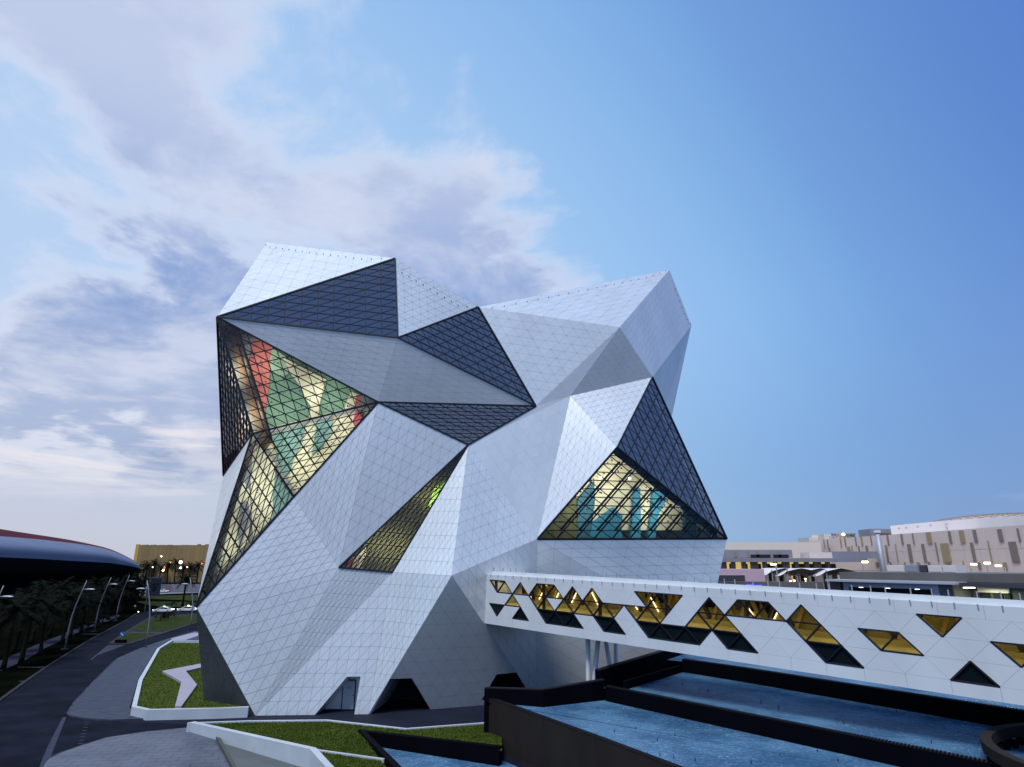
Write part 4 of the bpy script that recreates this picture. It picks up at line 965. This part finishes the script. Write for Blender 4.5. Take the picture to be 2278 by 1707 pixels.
# dense trees under the tip of the hall
def leafy(p, r, h, label, nm='dark_tree', group=None, n=900, cat='tree', leaf=.34):
    t = thing(nm, label, cat, (p[0], p[1], 0), group); b = MB(); b.tube([(p[0], p[1], 0), (p[0] + .1, p[1], h * .5), (p[0], p[1] + .1, h * .8)], [r * .09, r * .06, r * .02], 6); b.build('trunk', 'trunk', t)
    c = MB(); cl = [(Vector((random.gauss(0, .45), random.gauss(0, .45), random.gauss(.05, .42))), random.uniform(.3, .55)) for _ in range(11)]
    for k in range(n):
        cc, rr = random.choice(cl); v = Vector((random.gauss(0, 1), random.gauss(0, 1), random.gauss(0, 1))).normalized() * rr * random.random() ** .4
        q = Vector((p[0], p[1], h * .62)) + Vector(((cc.x + v.x) * r, (cc.y + v.y) * r, (cc.z + v.z) * h * .45)); q.z = max(q.z, .05)
        a = Vector((random.gauss(0, 1), random.gauss(0, 1), random.gauss(0, .6))).normalized(); s = a.cross(Vector((.3, .2, 1))).normalized(); l = leaf * random.uniform(.6, 1.4)
        c.add([q - s * l * .4, q + a * l, q + s * l * .4, q - a * l * .7], [(0, 1, 2, 3)])
    c.build('crown', 'leaf_dark', t); return t
for k, p in enumerate([(-107.18,179.47,0.00),(-118.08,199.82,0.00),(-104.21,172.46,0.00),(-124.22,211.88,0.00)]):
    leafy(p, 4.2, 9.5 + k % 2, 'bushy dark tree below the tip of the hall, ' + ['second from the left', 'second from the right', 'leftmost', 'rightmost'][k], group='trees below the tip of the hall', n=1300, leaf=.5)
for k, p in enumerate([(-80.91,149.25,0.00),(-81.93,154.44,0.00),(-85.71,131.66,0.00),(-92.55,146.79,0.00),(-103.30,195.38,0.00),(-99.65,199.82,0.00)]):
    leafy(p, 1.7, 1.6, ['round dark shrub on the grass island', 'second round shrub on the grass island', 'clipped dark shrub beside the second lamp post', 'clipped dark shrub before the third lamp post', 'shrub behind the right of the left car', 'shrub behind the roof of the right car'][k], 'shrub', n=380, cat='shrub', leaf=.22)
leafy((-4.10,64.45,0.00), .55, 1.7, 'small dark plant at the foot of the tower by the pool wall', 'shrub', n=420, cat='shrub', leaf=.14)

# lamp posts ---------------------------------------------------------
def lamp_master():
    t = thing('street_lamp', 'x', 'street lamp', (0, 0, 0), 'curved lamp posts beside the road'); b = MB()
    b.tube([(0, 0, .12), (0, 0, 2.4), (.10, 0, 4.4), (.45, 0, 6.2), (1.05, 0, 8.2), (1.65, 0, 10)], [.13, .12, .11, .095, .08, .05], 9); b.build('post', 'pole_grey', t, smooth=True)
    b = MB(); b.box((0, 0, .06), (.75, .75, .12)); b.build('base', 'kerb', t)
    b = MB(); b.tube([(1.25, 0, 8.75), (2.0, 0, 8.72)], .05, 6); b.build('arm', 'pole_grey', t)
    b = MB(); b.tube([(1.75, 0, 8.74), (2.1, 0, 8.78), (2.7, 0, 8.80), (3.2, 0, 8.74), (3.45, 0, 8.70)], [.05, .26, .32, .24, .04], 10)
    for i, v in enumerate(b.v): b.v[i] = (v[0], v[1], 8.72 + (v[2] - 8.72) * .42)
    b.build('lamp_head', 'lamp_head', t, smooth=True)
    return t
LM = lamp_master(); LM['label'] = 'nearest curved lamp post on the verge left of the road'; LM.location = (-68.48,100.67,0.00); LM.rotation_euler = (0, 0, R(-12))
for p, rz, lb in (((-80.55,125.79,0.00), -12, 'second curved lamp post on the verge left of the road'), ((-91.61,150.11,0.00), -12, 'third curved lamp post on the verge left of the road'), ((-63.55,78.25,0.00), -12, 'lamp post at the left edge with only its pale head in view'),
                  ((-57.03,102.23,0.00), 168, 'curved lamp post on the pavement by the corner of the raised lawn'), ((-62.34,126.20,0.00), 168, 'curved lamp post right beside the left corner of the tower')):
    copy_tree(LM, p, R(rz), lb)
b = MB(); p = (-102.03,179.52,0.00); b.tube([(p[0], p[1], 0), (p[0], p[1], 6.3)], [.11, .08], 8); tag(b.build('lamp_pole', 'pole_grey'), 'short straight pale pole at the far end of the road', 'pole')

# cars -----------------------------------------------------------------
def car(name, label, loc, rz, mcol, lights=True):
    t = thing(name, label, 'car', loc, None); t.rotation_euler = (0, 0, 0)
    prof = [(-2.35, .35), (-2.40, .70), (-2.28, .98), (-1.75, 1.05), (-1.05, 1.42), (-.2, 1.50), (.55, 1.44), (1.25, 1.02), (2.05, .88), (2.36, .66), (2.38, .35)]
    def sect(y, sc, dz=0): return [(x, y, z + dz) if z < 1.06 else (x * (1 - .02 * sc), y * (1 - .22 * sc), z) for x, z in prof]
    b = MB(); n = len(prof); ys = [-.86, -.90, .90, .86]; ring = [[(x, (y if z < 1.06 else y * .78), z) for x, z in prof] for y in (-.9, .9)]
    b.add(ring[0] + ring[1], [tuple(range(n)), tuple(range(2 * n - 1, n - 1, -1))] + [(i, n + i, n + (i + 1) % n, (i + 1) % n) for i in range(n)])
    Mx = Matrix.Rotation(rz, 4, 'Z'); L = Vector(loc)
    def put(b, nm, m, par): 
        b.v = [tuple(L + (Mx @ Vector(v))) for v in b.v]; return b.build(nm, m, par)
    body = put(b, 'body', mcol, t)
    b = MB()
    for s in (-1, 1): b.prism([(-1.62, s * .875, 1.04), (-1.0, s * .72, 1.38), (-.15, s * .71, 1.44), (.5, s * .72, 1.39), (1.1, s * .875, 1.05)], (0, s * .03, 0))
    put(b, 'side_window', 'car_glass', t)
    for nm, q in (('windscreen', [(1.24, -.74, 1.06), (1.24, .74, 1.06), (.60, .66, 1.43), (.60, -.66, 1.43)]), ('rear_window', [(-1.74, -.74, 1.08), (-1.74, .74, 1.08), (-1.12, .66, 1.41), (-1.12, -.66, 1.41)])):
        b = MB(); d = .03 if nm == 'windscreen' else -.03; b.prism(q, (d, 0, .02)); put(b, nm, 'car_glass', t)
    for wx in (-1.42, 1.45):
        for s in (-1, 1):
            b = MB(); b.tube([(wx, s * .72, .33), (wx, s * .93, .33)], .33, 16); w = put(b, 'wheel', 'tyre', t)
            b = MB(); b.tube([(wx, s * .93, .33), (wx, s * .945, .33)], .2, 12); put(b, 'rim', 'rim_grey', w)
    for s in (-1, 1):
        b = MB(); b.box((2.33, s * .62, .70), (.16, .34, .16)); put(b, 'headlight', 'lamp_white' if lights else 'rim_grey', t)
        b = MB(); b.box((-2.36, s * .62, .82), (.12, .34, .16)); put(b, 'tail_light', 'lamp_red' if not lights else 'bulb', t)
        b = MB(); b.box((.95, s * .98, 1.05), (.18, .14, .12)); put(b, 'mirror', mcol, t)
    if lights:
        b = MB(); b.box((-.1, 0, 1.56), (.3, .5, .16)); put(b, 'roof_sign', 'lamp_green' if 'green' in label else 'lamp_warm', t)
    return t
car('car', 'white saloon with a green lit roof sign waiting at the far junction', (-94.21,174.62,0.00), math.pi + .12, 'car_white')
car('car', 'white saloon with a yellow lit roof sign nearest the tower corner', (-89.32,177.86,0.00), math.pi + .12, 'car_white')
car('car', 'pale car with red tail lights on the far road', (-161.06,295.33,0.00), math.pi, 'car_white', False)

# road sign -------------------------------------------------------------
rs = thing('road_sign', 'round blue keep left sign on the tip of the grass island', 'road sign', (-66.87,112.11,0.00))
p = Vector((-66.87,112.11,0.00)); b = MB(); b.tube([p, p + Vector((0, 0, 1.0))], .035, 8); b.build('pole', 'pole_grey', rs)
b = MB(); b.tube([p + Vector((0, -.05, 1.0)), p + Vector((0, -.09, 1.0))], .38, 28); b.build('disc', 'sign_blue', rs)
b = MB(); c = p + Vector((0, -.10, 1.0)); b.bar(c + Vector((-.2, 0, .18)), c + Vector((.17, 0, -.16)), .075, .015, up=(0, 1, 0)); b.prism([c + Vector((.25, -.008, -.24)), c + Vector((.03, -.008, -.15)), c + Vector((.16, -.008, -.02))], (0, .012, 0)); b.build('arrow', 'sign_white', rs)
b = MB(); p = (-64.36,107.81,0.00); b.box((p[0], p[1], .35), (1.7, .5, .5)); b.box((p[0] - .6, p[1], .08), (.15, .4, .16)); b.box((p[0] + .6, p[1], .08), (.15, .4, .16)); tag(b.build('utility_box', 'under_dark'), 'low black box on feet below the round blue sign', 'utility box')

# far left background: wall, small buildings, lights -------------------
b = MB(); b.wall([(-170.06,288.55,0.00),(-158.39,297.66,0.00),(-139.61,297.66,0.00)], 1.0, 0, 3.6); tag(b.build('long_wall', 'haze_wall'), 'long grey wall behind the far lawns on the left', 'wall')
b = MB(); b.wall([(-404.07,696.98,0.00),(-350.49,671.77,0.00),(-293.57,671.77,0.00)], 4.0, 4, 6.5); tag(b.build('viaduct', 'mall_white'), 'pale viaduct deck far behind the row of palms', 'viaduct')
bb = thing('entrance_block', 'dark block with pale pilasters beneath the tip of the big hall', 'building', (-198.39,340.81,0.00)); P0 = Vector((-152.70,262.00,2.89))
b = MB(); b.box((P0.x, P0.y + 4, 3.6), (9, 8, 7.2)); b.build('block', 'service_dark', bb)
for k in range(4):
    b = MB(); b.box((P0.x - 3.2 + 2.1 * k, P0.y - .15, 4.6), (.5, .3, 9)); b.v = [(v[0], v[1], v[2] * .76) for v in b.v]; b.build('pilaster', 'steel_blue', bb)
for q, m, r, lb in (((-140.71,235.00,4.98),'lamp_warm',.34,'warm round lamp under the tip of the hall'), ((-212.10,405.00,13.74),'bulb',.9,'brightest globe lamp in front of the gold block'), ((-219.76,400.00,8.84),'lamp_warm',.7,'warm lamp left of the centre of the gold block'), ((-219.18,400.00,10.46),'lamp_red',.55,'red light just above a warm lamp before the gold block'), ((-208.97,400.00,10.46),'lamp_white',.9,'white lit kiosk under the globe lamp'), ((-205.04,400.00,10.73),'lamp_warm',.5,'warm lamp right of the white lit kiosk'), ((-196.00,400.00,12.91),'lamp_red',.5,'red light at the tower edge before the gold block'), ((-218.72,405.00,13.74),'lamp_warm',.4,'small warm lamp against the middle of the gold block'), ((-227.84,410.00,17.40),'bulb',.35,'lamp high on the left of the gold block'), ((-226.60,400.00,10.73),'lamp_white',.45,'white light low before the left of the gold block'), ((-101.10,175.00,0.14),'lamp_warm',.12,'low warm lamp on the verge at the far end of the road'), ((-111.00,190.00,0.64),'lamp_head',.3,'pale lamp head in the dark beyond the palms')):
    q = Vector(q)
    t = thing('lamp_post', lb, 'lamp', (q.x, q.y, 0)); b = MB(); b.tube([(q.x, q.y, max(q.z - r, .1)), (q.x, q.y, 0)], .08, 6); b.build('post', 'pole_grey', t)
    bm = bmesh.new(); bmesh.ops.create_icosphere(bm, subdivisions=2, radius=r, matrix=Matrix.Translation(q)); me = bpy.data.meshes.new('bulb'); bm.to_mesh(me); bm.free(); me.materials.append(MT[m]); link('bulb', me, t)

# ================================================================== RIGHT SIDE: mall and service buildings
MWL = [(113.22,140.00,12.55),(109.45,213.00,13.30)]
MA, ME = Vector(MWL[0]), Vector(MWL[1]); MA.z = ME.z = 0
md = (ME - MA).normalized(); mn = Vector((-md.y, md.x, 0))
if mn.x < 0: mn = -mn                      # away from the street
ML = thing('shopping_mall', 'big pale pink mall with brown and gold upright panel strips on the right', 'building', MA)
def mw(s, z, w=0.): return MA + md * s + mn * w + Vector((0, 0, z))
ztop = 20.6
b = MB(); b.prism([mw(-60, 0), mw(86, 0), mw(86, ztop), mw(-60, ztop)], mn * 40); b.build('wall', 'mall_pink', ML)
# large wall panels in three courses, each a slab of its own, so that the joints show
zc = [0, 7.2, 10.6, 15.9, ztop + .25]
for r in range(1, 4):
    u = -40 + 2 * r
    while u < 85:
        w = random.choice((3.6, 5.2, 6.8)); b = MB(); b.prism([mw(u + .05, zc[r] + .04), mw(u + w - .05, zc[r] + .04), mw(u + w - .05, zc[r + 1] - .04), mw(u + .05, zc[r + 1] - .04)], -mn * (.12 + random.uniform(0, .05))); b.build('panel', 'mall_pink', ML); u += w
strips = [(26.5,28.3,17.7,20.7,1),(19.5,20.3,17.6,20.6,0),(15.1,16.6,17.6,20.6,1),(11.2,12.2,17.6,20.5,0),(3.7,4.9,17.5,20.3,0),(-0.9,-0.4,17.4,20.2,0),(33.4,33.8,17.8,20.7,0),(37.9,38.6,17.9,20.8,0),(44.1,44.8,17.9,20.9,0),(52.2,52.6,18.0,21.0,0),(56.8,57.6,18.1,21.1,1),(60.1,60.6,18.1,21.1,0),(66.0,66.5,18.0,21.0,0),(68.5,69.1,18.0,21.0,1),(76.5,77.0,18.2,20.8,0),(78.7,79.3,18.2,20.8,1),(0.6,2.6,12.9,17.4,0),(12.9,13.8,12.9,17.6,0),(21.0,23.8,13.0,17.7,1),(25.3,25.7,13.1,18.0,0),(29.8,30.9,13.1,17.8,0),(35.2,36.6,13.1,17.9,0),(41.4,41.7,13.2,18.2,1),(45.5,46.3,13.2,17.9,0),(8.1,8.4,12.9,17.8,1),(54.7,55.8,16.4,18.0,0),(59.0,59.6,16.4,18.0,0),(62.8,63.3,16.6,18.3,1),(64.1,65.7,16.7,18.0,1),(75.8,76.5,16.9,18.0,0),(4.3,5.3,11.3,12.9,1),(11.9,12.7,11.3,12.9,0),(17.1,17.3,11.4,13.4,1),(21.8,22.8,11.3,12.9,0),(28.8,29.7,11.3,13.1,0),(32.7,34.0,11.7,13.0,1),(38.5,39.2,11.7,13.1,1),(50.7,52.0,11.8,13.1,0),(44.8,45.3,11.8,13.1,0)]
for s1, s0, z1, z0, c in strips:
    a, d = min(s0, s1), max(s0, s1); b = MB(); b.prism([mw(a, z1, -.2), mw(d, z1, -.2), mw(d, z0, -.2), mw(a, z0, -.2)], -mn * .12); b.build('strip', 'mall_gold' if c else 'mall_brown', ML)
# round drum and shallow lattice dome on the roof
dt = thing('mall_drum', 'white curved drum wall rising above the striped mall wall', 'drum', (201.49,250.00,30.84))
pts = [(130.79,215.00,22.31),(130.79,215.00,22.31)] + [(135.36,212.00,22.87)] + [(142.92,209.00,23.27)] + [(152.54,206.00,23.70)] + [(162.61,204.00,24.04)] + [(173.26,203.00,24.20)] + [(189.76,206.00,24.60)]
b = MB(); b.wall(pts[1:], -3, 14, [(131.22,215.00,25.08)[2], (135.86,212.00,25.50)[2], (143.51,209.00,26.20)[2], (153.24,206.00,26.88)[2], (163.36,204.00,27.39)[2], (174.17,203.00,27.82)[2], (190.73,206.00,28.34)[2]]); b.build('drum_wall', 'mall_white', dt)
lam = MB(); lam.box((0, 0, 0), (.5, .5, .6)); lme = lam.mesh('fitting', 'joint_grey')
for p in [(127.44,205.00,23.78),(129.79,205.00,24.00),(133.68,205.00,24.36),(137.99,205.00,24.77),(143.25,205.00,25.04),(149.42,205.00,25.44),(156.79,205.00,25.80),(165.28,205.00,26.21)]: link('fitting', lme, dt, Vector(p) + Vector((0, 0, 0)))
dm_ = thing('lattice_dome', 'shallow tan lattice dome above the white drum of the mall', 'dome', (208.31,262.00,31.72))
dc = Vector((207.62,262.00,28.75)); b = MB(); ns, nr = 40, 8; RX, RZ = 31, 5.6
grid = [[(dc.x + RX * math.sin(t / nr * math.pi / 2) * math.cos(a), dc.y + RX * math.sin(t / nr * math.pi / 2) * math.sin(a), dc.z + RZ * math.cos(t / nr * math.pi / 2) - 1.6) for a in [2 * math.pi * k / ns for k in range(ns)]] for t in range(nr + 1)]
vs = [p for r_ in grid for p in r_]; b.add(vs, [(r_ * ns + k, r_ * ns + (k + 1) % ns, (r_ + 1) * ns + (k + 1) % ns, (r_ + 1) * ns + k) for r_ in range(nr) for k in range(ns)]); b.build('shell', 'dome_cream', dm_)
b = MB()
for r_ in range(1, nr):
    for k in range(ns):
        for s in (0, 1): b.bar(grid[r_][k], grid[r_ + 1][(k + (1 if s else -1)) % ns], .32, .3)
b.build('lattice', 'dome_tan', dm_, kind='stuff')
def front(name, m, parent, c0, c1, zb, zt, dep):
    c0, c1 = Vector(c0), Vector(c1); d = (c1 - c0); d.z = 0; nn = Vector((-d.y, d.x, 0)).normalized()
    if nn.y < 0: nn = -nn
    b = MB(); b.prism([(c0.x, c0.y, zb), (c1.x, c1.y, zb), (c1.x, c1.y, zt), (c0.x, c0.y, zt)], nn * dep); return b.build(name, m, parent)
rb = thing('roof_plant_block', 'grey block on the mall roof just left of the white drum', 'roof block', (137.04,232.00,22.98))
front('block', 'mall_grey', rb, (133.20,232.00,22.98), (142.05,232.00,22.98), 8, (137.41,232.00,25.09)[2], 8); front('cap', 'mall_brown', rb, (136.75,231.50,22.96), (140.74,231.50,22.96), (136.83,231.50,23.44)[2], (136.91,231.50,23.93)[2], 1)
rb = thing('roof_plant_block', 'tan flat roof block with a lamp at the left end of the mall', 'roof block', (128.86,245.00,23.57))
front('block', 'mall_cream', rb, (122.26,245.00,21.86), (134.57,245.00,21.86), 8, (128.91,245.00,23.91)[2], 10); front('slab', 'mall_brown', rb, (125.17,244.00,23.52), (134.30,244.00,23.52), (128.33,244.00,23.52)[2], (128.41,244.00,24.03)[2], 10)
front('annex', 'mall_cream', rb, (118.65,250.00,22.05), (124.75,250.00,22.05), 8, (121.44,250.00,22.74)[2], 10)
q = Vector((128.38,242.00,23.77)); b = MB(); b.tube([q + Vector((0, 0, -.5)), q + Vector((0, 0, .2))], .5, 8); b.build('lamp', 'bulb', rb)
pp = thing('vent_pipe', 'tall silver pipe standing against the striped mall wall', 'pipe', (104.62,178.00,13.17)); a0 = Vector((109.99,188.00,21.52)); b = MB(); b.tube([(a0.x, a0.y, 0), a0], .75, 12); b.build('pipe', 'steel_blue', pp, smooth=True); b = MB(); b.tube([a0, a0 + Vector((0, 0, .8))], [.95, .95], 12); b.build('cap', 'mall_white', pp)
pp = thing('ladder_tower', 'grey caged ladder at the left of the striped mall wall', 'ladder', (114.25,224.00,17.18)); b = MB()
for k in (-1.1, -.35, .35, 1.1): b.tube([Vector((113.23,222.00,17.14)) + Vector((k, 0, -14)), Vector((113.97,222.00,22.06)) + Vector((k, 0, 0))], .22, 6)
for k in range(12): z = Vector((113.97,222.00,22.06)).z - 1 - k * 1.1; c = Vector((113.97,222.00,22.06)); b.bar((c.x - 1.2, c.y - .1, z), (c.x + 1.2, c.y - .1, z), .15, .2)
b.build('cage', 'steel_blue', pp)

# long block with a lit ground floor
LB = thing('lit_arcade', 'long grey block with a yellow lit colonnade right of the tower', 'building', (78.22,190.00,11.27))
front('cream_storey', 'mall_cream', LB, (64.79,215.00,18.47), (105.73,215.00,18.47), 6, (89.57,215.00,19.74)[2], 20)
front('upper_storey', 'mall_grey', LB, (57.62,192.00,15.19), (85.41,192.00,15.19), (76.69,192.00,14.40)[2], (76.97,192.00,16.71)[2], 10)
for x0, x1 in ((67.6, 68.5), (71.8, 72.2), (74.4, 75.2), (81.0, 81.9)):
    front('dark_panel', 'mall_brown', LB, (x0, 191.8, 0), (x1, 191.8, 0), 14.6, 16.2, .15)
for x0, x1 in ((72.6, 78.6), (79.5, 84.1)):
    front('window', 'car_glass', LB, (x0, 191.8, 0), (x1, 191.8, 0), (76.60,191.80,14.27)[2], (76.72,191.80,15.32)[2], .2)
front('canopy', 'mall_grey', LB, (54.48,182.00,13.43), (102.40,182.00,13.68), (72.56,182.00,13.12)[2], (72.68,182.00,14.18)[2], 8)
front('lit_back_wall', 'lit_yellow', LB, (56.74,190.00,11.92), (95.82,190.00,11.92), 4, (75.76,190.00,13.21)[2], .4)
for k in range(11):
    p = Vector((61.2 + k * 3.05, 184, 0)); b = MB(); b.box((p.x, p.y, 7), (1.1 if k % 3 else 2.0, 1, 14)); b.build('pillar', 'mall_brown', LB)
for x0, x1 in ((64.9, 66.1), (69.6, 70.3), (71.6, 74.3), (75.0, 81.2), (83.5, 91.2), (91.7, 96.6)):
    front('shopfront', 'service_green', LB, (x0, 189, 0), (x1, 189, 0), 4, (75.29,189.00,12.63)[2], .3)
front('pink_bay', 'mall_pink', LB, (87.82,186.00,14.47), (94.45,186.00,14.47), (90.17,186.00,14.21)[2], (90.41,186.00,15.87)[2], 6)
front('grey_bay', 'mall_grey', LB, (94.55,186.20,14.47), (108.21,186.20,14.47), (90.17,186.00,14.21)[2], (90.45,186.00,16.13)[2], 6)
# small pink building
PB = thing('pink_kiosk', 'small pink building in front of the lit colonnade beside the tower', 'building', (43.23,120.00,9.70))
front('wall', 'pink_wall', PB, (35.69,120.00,10.51), (47.64,120.00,10.51), 0, (43.44,120.00,11.60)[2], 8)
front('dark_opening', 'service_dark', PB, (38.13,119.80,10.11), (43.79,119.80,10.11), 4, (42.40,119.80,10.51)[2], .15)
# low grey wall with patches of blue lights
LW = thing('screen_wall', 'low grey wall dotted with blue lights behind the bridge', 'wall', (39.36,95.00,8.51))
front('wall', 'service_grey', LW, (28.14,95.00,9.65), (45.29,93.00,9.34), 0, (37.14,94.00,10.03)[2], 1.2)
b = MB()
for x0, x1, z0, z1 in ((34.05, 35.01, 9.23, 9.72), (35.23, 35.99, 9.35, 9.72), (37.81, 38.22, 9.17, 9.35), (39.42, 39.77, 9.05, 9.23), (39.99, 41.00, 8.98, 9.23)):
    for i in range(int((x1 - x0) / .23) + 1):
        for j in range(int((z1 - z0) / .21) + 1):
            q = Vector((x0 + i * .23 + (j % 2) * .115, 92.5, z0 + j * .21))
            t6 = [q + Vector((math.cos(a) * .095, -.05, math.sin(a) * .095)) for a in [k * math.pi / 3 for k in range(6)]]; b.prism(t6, (0, .05, 0))
b.build('blue_light', 'lamp_blue', LW, kind='stuff')
# tensile shades over the car park
for k, (x, y, lb) in enumerate(((58.2, 140, 'leftmost white tent shade over the car park by the lit colonnade'), (59.3, 135, 'second white tent shade from the left over the car park'), (64.8, 138, 'third white tent shade from the left over the car park'), (66.3, 133, 'white tent shade next to the grey service building'))):
    c = Vector((x, y, (58.77,136.00,10.79)[2])); t = thing('tent_shade', lb, 'shade canopy', (c.x, c.y, 0)); b = MB(); n = 10; g_ = []
    for i in range(n + 1):
        for j in range(n + 1):
            u, v = i / n * 2 - 1, j / n * 2 - 1; g_.append((c.x + u * 3.2, c.y + v * 5, c.z + .9 - 1.1 * abs(u) ** 1.3 * (1 - .4 * v * v) - .5 * (1 - v * v) * abs(u)))
    b.add(g_, [(i * (n + 1) + j, i * (n + 1) + j + 1, (i + 1) * (n + 1) + j + 1, (i + 1) * (n + 1) + j) for i in range(n) for j in range(n)]); b.build('membrane', 'mall_white', t, smooth=True)
    b = MB(); b.tube([(c.x - 2.8, c.y - 4.6, 0), (c.x - 2.8, c.y - 4.6, c.z + .6)], .13, 6); b.build('post', 'steel_blue', t); b = MB(); b.tube([(c.x + 2.8, c.y - 4.6, 0), (c.x + 2.8, c.y - 4.6, c.z - .4)], .11, 6); b.build('post', 'steel_blue', t)
for k in range(14):
    p = Vector((58 + 4.2 * k + random.uniform(-1, 1), random.uniform(142, 165), random.uniform(7.4, 9.0))); b = MB(); b.tube([p, p + Vector((0, 0, .22))], .22, 6); b.tube([(p.x, p.y, 0), p], .06, 5)
    tag(b.build('bollard_light', 'lamp_warm'), 'tiny warm light among the tent shades of the car park', 'light', 'warm lights in the car park')
# service building with the white pergola
SB = thing('service_building', 'long low grey service building with a white pergola behind the bridge', 'building', (52.24,82.00,8.41))
a0, a1 = Vector((46.34,92.00,10.97)), Vector((59.49,66.00,10.52)); zr0 = (46.81,92.00,11.53)[2]
sd_ = (a1 - a0); sd_.z = 0; SLN = sd_.length; sd_.normalize(); sn = Vector((-sd_.y, sd_.x, 0)); 
if sn.y < 0: sn = -sn
def sp_(u, z, w=0.): return Vector((a0.x, a0.y, 0)) + sd_ * u + sn * w + Vector((0, 0, z))
def sbox(name, m, u0, u1, z0, z1, w0, w1):
    b = MB(); b.prism([sp_(u0, z0, w0), sp_(u1, z0, w0), sp_(u1, z1, w0), sp_(u0, z1, w0)], sn * (w1 - w0)); return b.build(name, m, SB)
zr = zr0 - .1
sbox('roof_band', 'service_grey', 0, SLN + 8, zr - 1.0, zr, 1.5, 16)
sbox('wall', 'service_dark', .8, SLN * .56, 0, zr - 1.002, 3.2, 15)
sbox('green_room', 'service_green', SLN * .56 + .002, SLN + 8, 0, zr - 1.002, 3.4, 15)
sbox('end_pier', 'service_grey', -.2, 1.4, 0, zr - 1.1, -.6, 3.19)
sbox('pier', 'service_grey', SLN * .50, SLN * .555, 0, zr - 1.1, -.4, 3.19)
sbox('pergola_beam', 'pergola_white', -.4, SLN * .58, zr - 1.28, zr - 1.003, -1.2, 1.49)
sbox('pergola_fascia', 'pergola_white', 1.8, SLN * .50, zr - 1.95, zr - 1.283, -.5, -.2)
sbox('pergola_post', 'pergola_white', 1.8, 2.5, 0, zr - 1.953, -.5, 0)
sbox('pergola_post', 'pergola_white', SLN * .475, SLN * .50, 0, zr - 1.953, -.5, 0)
sbox('ledge', 'service_grey', 2.6, SLN * .49, zr - 4.1, zr - 3.7, 2.2, 3.19)
for k in range(3): sbox('down_light', 'lamp_white', SLN * (.14 + .13 * k), SLN * (.14 + .13 * k) + .5, zr - 2.0, zr - 1.955, -.45, -.25)
sbox('eave', 'service_dark', SLN * .585, SLN + 8, zr - 1.5, zr - 1.05, -.5, 3.0)
sbox('lit_soffit', 'mall_cream', SLN * .585, SLN * .70, zr - 2.2, zr - 1.6, 3.1, 3.39)
for u0, u1 in ((.59, .625), (.64, .672), (.68, .70)): sbox('dark_doorway', 'black_void', SLN * u0, SLN * u1, 0, zr - 2.25, 3.1, 3.38)
sbox('wall_unit', 'mall_grey', SLN * .80, SLN * .83, zr - 4.2, zr - 3.2, 3.0, 3.38)
ld = bpy.data.lights.new('service_lamp', 'AREA'); ld.energy = 220; ld.size = 1.5; ld.color = (.92, 1, .62); lo = bpy.data.objects.new('service_lamp', ld); COL.objects.link(lo); lo.location = sp_(SLN * .66, zr - 1.7, 1.2)
b = MB(); b.box(tuple(sp_(SLN * .60, zr - 1.64, .6)), (1.2, .3, .1)); b.build('lamp_tube', 'bulb', SB)
for k, (u0, u1, m, lb) in enumerate(((.10, .155, 'mall_white', 'leftmost white unit on the service building roof'), (.16, .20, 'steel_blue', 'second pale unit on the service building roof'), (.205, .225, 'service_dark', 'small dark unit on the service building roof'), (.23, .27, 'mall_white', 'third pale unit from the left on the service building roof'), (.272, .31, 'mall_white', 'rightmost pale unit on the service building roof'))):
    b = MB(); u0, u1 = u0 * SLN * 1.5, u1 * SLN * 1.5; b.prism([sp_(u0, zr + .004, 6), sp_(u1, zr + .004, 6), sp_(u1, zr + .95, 6), sp_(u0, zr + .95, 6)], sn * 2.2); b.prism([sp_(u0 + .1, zr + .1, 5.95), sp_(u1 - .1, zr + .1, 5.95), sp_(u1 - .1, zr + .8, 5.95), sp_(u0 + .1, zr + .8, 5.95)], sn * .04); tag(b.build('roof_unit', m), lb, 'roof unit')
# lit street lamps before the mall
def lit_lamp(q, arm, lb):
    q = Vector(q)
    t = thing('street_lamp', lb, 'street lamp', (q.x, q.y, 0), None); b = MB(); b.tube([(q.x - arm, q.y, 0), (q.x - arm, q.y, q.z - .3), (q.x - arm * .3, q.y, q.z + .15), (q.x, q.y, q.z + .15)], [.14, .11, .08, .07], 8); b.build('post', 'lamp_head', t)
    b = MB(); b.tube([(q.x - .55, q.y, q.z), (q.x + .55, q.y, q.z)], .16, 8); b.build('lamp_head', 'lamp_warm', t)
for q, a, lb in (((52.84,128.00,12.50), -.5, 'lit street lamp in front of the tent shades'), ((66.94,120.00,12.91), .5, 'lit street lamp left of the striped mall wall'), ((91.14,125.00,12.50), .8, 'left one of the three lit lamps before the mall wall'), ((91.60,122.00,12.71), .2, 'middle one of the three lit lamps before the mall wall'), ((95.95,125.00,12.20), -1.2, 'right one of the three lit lamps before the mall wall')):
    lit_lamp(q, a, lb)
